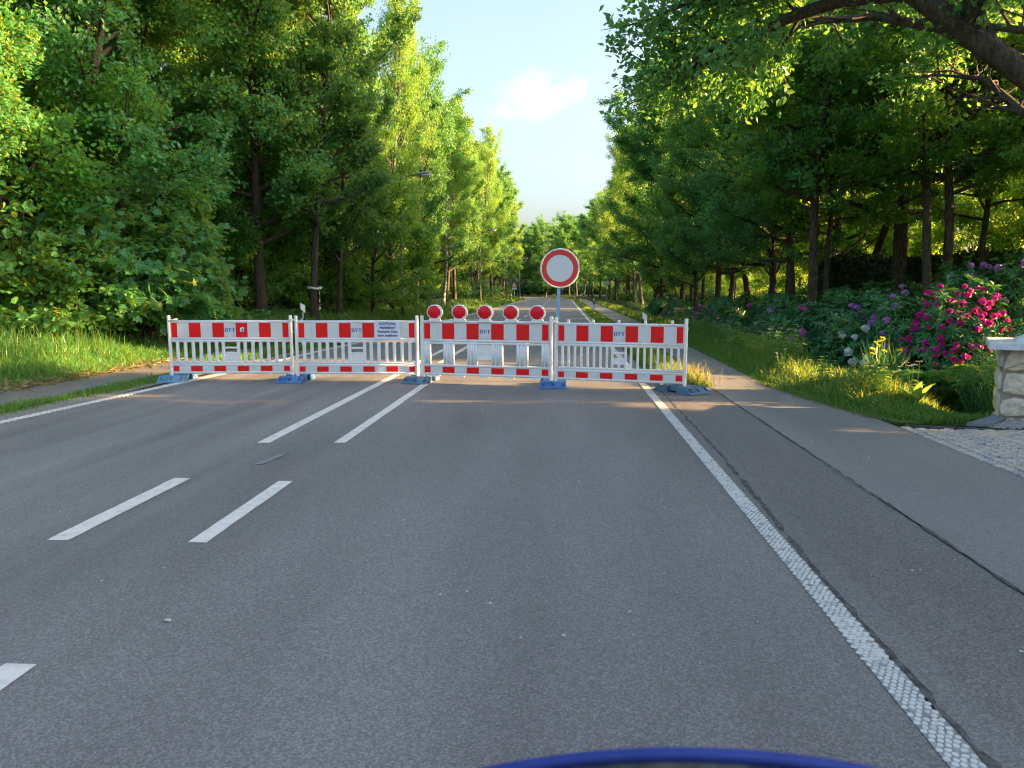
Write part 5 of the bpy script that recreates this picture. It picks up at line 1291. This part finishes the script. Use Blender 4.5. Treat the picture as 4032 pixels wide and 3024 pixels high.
def parsley(seed, h):
    rg = np.random.default_rng(seed); st, lf, fl = Geo(), Geo(), Geo()
    for s_ in range(4):
        b_ = rg.normal(0, .06, 2); tp = b_ + rg.normal(0, .14, 2); hh = h * rg.uniform(.75, 1.1)
        st.tube([(b_[0], b_[1], 0), (tp[0] * .6 + b_[0] * .4, tp[1] * .6 + b_[1] * .4, hh * .6), (tp[0], tp[1], hh)], [.005, .004, .003], 4, cap=False)
        n = 16; a_ = rg.uniform(0, 6.28, n); r = np.sqrt(rg.random(n)) * .055
        add_leaves(fl, np.stack([tp[0] + np.cos(a_) * r, tp[1] + np.sin(a_) * r, hh + rg.normal(0, .006, n)], 1), rg.normal(0, 1, (n, 3)) * [1, 1, .1], np.tile([0, 0, 1.], (n, 1)), .03, 'round', rg.random(n))
        n = 14; q = rg.uniform(.1, .6, n)
        add_leaves(lf, np.stack([b_[0] + rg.normal(0, .08, n), b_[1] + rg.normal(0, .08, n), hh * q], 1), rg.normal(0, 1, (n, 3)) * [1, 1, .3], np.array([0, 0, 1.]) + rg.normal(0, .3, (n, 3)), .09, 'small', rg.random(n))
    return st.mesh('stems', M['nettle']), lf.mesh('foliage', M['nettle']), fl.mesh('flowers', M['white_petal'])
NT = [nettle(81 + i, .75) for i in range(3)]; PS = [parsley(85 + i, .85) for i in range(3)]
for i in range(44):
    y = 9.9 + 18 * (i / 44) ** 1.2 + R_.uniform(-.25, .25); x = float(pathR(y)) + R_.uniform(.5, 1.35)
    if 12.2 < y < 14.2: continue
    t = thing('nettle_plant', 'leafy green nettle in the tall growth right of the path', 'plant', (x, y, float(gz(x, y)) - .02), R_.uniform(0, 6.3), 'nettles along the right verge', R_.uniform(.5, .85) * (1.15 if y > 14 else .85))
    a_ = R_.choice(NT); link('stems', a_[0], t); link('foliage', a_[1], t)
for i in range(30):
    y = 10.2 + 26 * (i / 30) ** 1.3 + R_.uniform(-.3, .3); x = float(pathR(y)) + R_.uniform(.6, 1.5)
    if 12.4 < y < 14.0 and i % 3: continue
    t = thing('cow_parsley', 'cow parsley with flat white flower heads in the right verge', 'plant', (x, y, float(gz(x, y)) - .02), R_.uniform(0, 6.3), 'cow parsley along the right verge', R_.uniform(.6, .95) * (1.1 if y > 14 else .8))
    a_ = R_.choice(PS); link('stems', a_[0], t); link('foliage', a_[1], t); link('flowers', a_[2], t)
# broad dock leaves at the tip of the verge
for x, y, lb, sd in [(4.62, 9.95, 'dock plant with broad upright leaves at the ditch, nearest the driveway', 1), (4.50, 10.7, 'dock plant with broad leaves beside the nettles, a little farther back', 2)]:
    t = thing('dock_plant', lb, 'plant', (x, y, float(gz(x, y)))); r2 = np.random.default_rng(sd)
    for k in range(11):
        az = k * 2.4; el = r2.uniform(.6, 1.35); L = r2.uniform(.26, .46)
        g = Geo(); d = np.array([math.cos(az) * math.cos(el), math.sin(az) * math.cos(el), math.sin(el)]); nn = np.array([-math.cos(az) * math.sin(el), -math.sin(az) * math.sin(el), math.cos(el)]); sd_ = np.cross(nn, d)
        us_ = np.linspace(0, 1, 7); w = L * .17 * np.sin(np.clip(us_ * 1.05 + .06, 0, 1) * np.pi) ** .8 + .004
        P0 = np.array([d * L * u - np.array([0, 0, .22 * L]) * u ** 3 for u in us_])
        V = np.concatenate([P0 - sd_ * w[:, None] + nn * .012, P0, P0 + sd_ * w[:, None] + nn * .012])
        q = np.arange(6); g.add(V, np.concatenate([np.stack([q, q + 7, q + 8, q + 1], 1), np.stack([q + 7, q + 14, q + 15, q + 8], 1)]), 0, r2.uniform(.4, 1))
        obj('leaf', g, M['nettle'], t, smooth=True)
# ferns
def fern(label, x, y, s_, seed, z=None):
    rg = np.random.default_rng(seed); t = thing('fern', label, 'fern', (x, y, float(gz(x, y)) if z is None else z), 0, None, s_)
    for k in range(13):
        az = k * 2.4 + rg.normal(0, .2); L = rg.uniform(.7, 1.05); g_ = Geo()
        T = np.linspace(0, 1, 24); r = L * T * .88; zz = L * (1.0 * T - .85 * T ** 2.2) * rg.uniform(.7, 1.1)
        P = np.stack([np.cos(az) * r, np.sin(az) * r, zz], 1); g_.tube(P, np.linspace(.006, .002, 24), 4, cap=False)
        sd_ = np.array([-math.sin(az), math.cos(az), 0]); fw = unit(np.gradient(P, axis=0)); up = np.cross(fw, sd_) * -1
        for s2 in (1, -1):
            ln = .24 * L * np.sin(np.clip(T * .9 + .1, 0, 1) * np.pi) ** .8 + .01
            for sub in (0, .5):
                q = P[2:-1] + (P[3:] - P[2:-1]) * sub
                add_leaves(g_, q, sd_ * s2 + fw[2:-1] * .45 + [0, 0, -.12], np.tile([0, 0, 1.], (len(q), 1)) + rg.normal(0, .12, (len(q), 3)), ln[2:-1] * rg.uniform(.85, 1.1, len(q)), 'slim', np.clip(rg.normal(.55, .15, len(q)), 0, 1))
        obj('frond', g_, M['fern'], t)
    return t
fern('large fern with arching fronds below the magenta rhododendron', 6.0, 11.9, 1.05, 1, .0)
fern('smaller fern at the water left of the large fern', 5.7, 12.7, .9, 2, -.05)
fern('fern hanging over the ditch nearest to the pillar', 6.5, 11.2, .85, 3, -.02)
# iris clumps and reeds
def sword(label, x, y, h, n, seed, flowers=0, z=None, wid=.012, spread=.12):
    rg = np.random.default_rng(seed); t = thing('iris_plant', label, 'plant', (x, y, float(gz(x, y)) if z is None else z)); g_ = Geo()
    P = np.stack([rg.normal(0, spread, n), rg.normal(0, spread, n), np.zeros(n)], 1)
    blades(g_, P, h * rg.uniform(.6, 1.1, n), rg, wid, .22); obj('foliage', g_, M['reed'], t)
    for k in range(flowers):
        a_ = Geo(); p = rg.normal(0, spread * 1.1, 2); hh = h * rg.uniform(.72, 1.0)
        a_.tube([(p[0] * .5, p[1] * .5, 0), (p[0], p[1], hh)], [.005, .004], 4, cap=False)
        st_ = obj('flower_stem', a_, M['reed'], t); b_ = Geo(); m_ = 7
        D = np.stack([np.cos(np.arange(m_) * 2.4), np.sin(np.arange(m_) * 2.4), rg.uniform(-.7, .6, m_)], 1)
        add_leaves(b_, np.tile([p[0], p[1], hh], (m_, 1)), D, np.array([0, 0, 1.]) + rg.normal(0, .3, (m_, 3)), .055, 'round', rg.random(m_))
        obj('flower', b_, M['yellow_petal'], st_)
    return t
sword('yellow flowering iris clump at the ditch left of the large fern', 5.50, 13.2, 1.05, 80, 5, 9, -.32)
sword('sword leaved iris clump without flowers farther along the ditch', 5.35, 19.0, 1.15, 70, 6, 0, -.25)
sword('sword leaved iris clump beside the yellow flowering one', 5.95, 13.9, .9, 60, 7, 0, -.2)
def reed_clump(label, x, y, h, n, seed, z):
    rg = np.random.default_rng(seed); t = thing('reed_clump', label, 'plant', (x, y, z)); g_ = Geo()
    P = np.stack([rg.uniform(-.55, .55, n), rg.uniform(-.4, .4, n), np.zeros(n)], 1)
    blades(g_, P, h * rg.uniform(.45, 1.1, n), rg, .0045, .55, np.clip(rg.normal(.45, .15, n), 0, 1)); obj('blades', g_, M['reed'], t)
    m_ = 2600; Q = np.stack([rg.uniform(-.6, .6, m_), rg.uniform(-.45, .45, m_), h * rg.uniform(.25, .95, m_)], 1)
    g_ = Geo(); add_leaves(g_, Q, rg.normal(0, 1, (m_, 3)) * [1, 1, .6], rg.normal(0, 1, (m_, 3)), rg.uniform(.03, .08, m_), 'slim', rg.random(m_)); obj('foliage', g_, M['reed'], t)
    return t
reed_clump('feathery green reed clump left of the stone pillar', 6.45, 10.9, .95, 1500, 9, -.30)
reed_clump('feathery green reed clump behind the stone pillar', 7.3, 11.7, 1.0, 1200, 10, -.15)
# ivy hugging a few right trunks is part of the undergrowth look: small climbing bushes
# scattered petals, grit and leaves on the asphalt
g = Geo(); n = 170
y = 2.4 + 9.5 * rg.random(n) ** 1.3; x = rg.uniform(-6, 3.6, n)
add_leaves(g, np.stack([x, y, np.full(n, .009)], 1), rg.normal(0, 1, (n, 3)) * [1, 1, .03], np.tile([0, 0, 1.], (n, 1)) + rg.normal(0, .12, (n, 3)), rg.uniform(.006, .022, n) * np.where(rg.random(n) < .12, 1.9, 1), 'round', rg.random(n))
tag(obj('litter', g, mat('petal grit', (0.5, 0.5, 0.47), .8)), 'tiny pale petals and grit scattered on the asphalt', 'litter', kind='stuff')
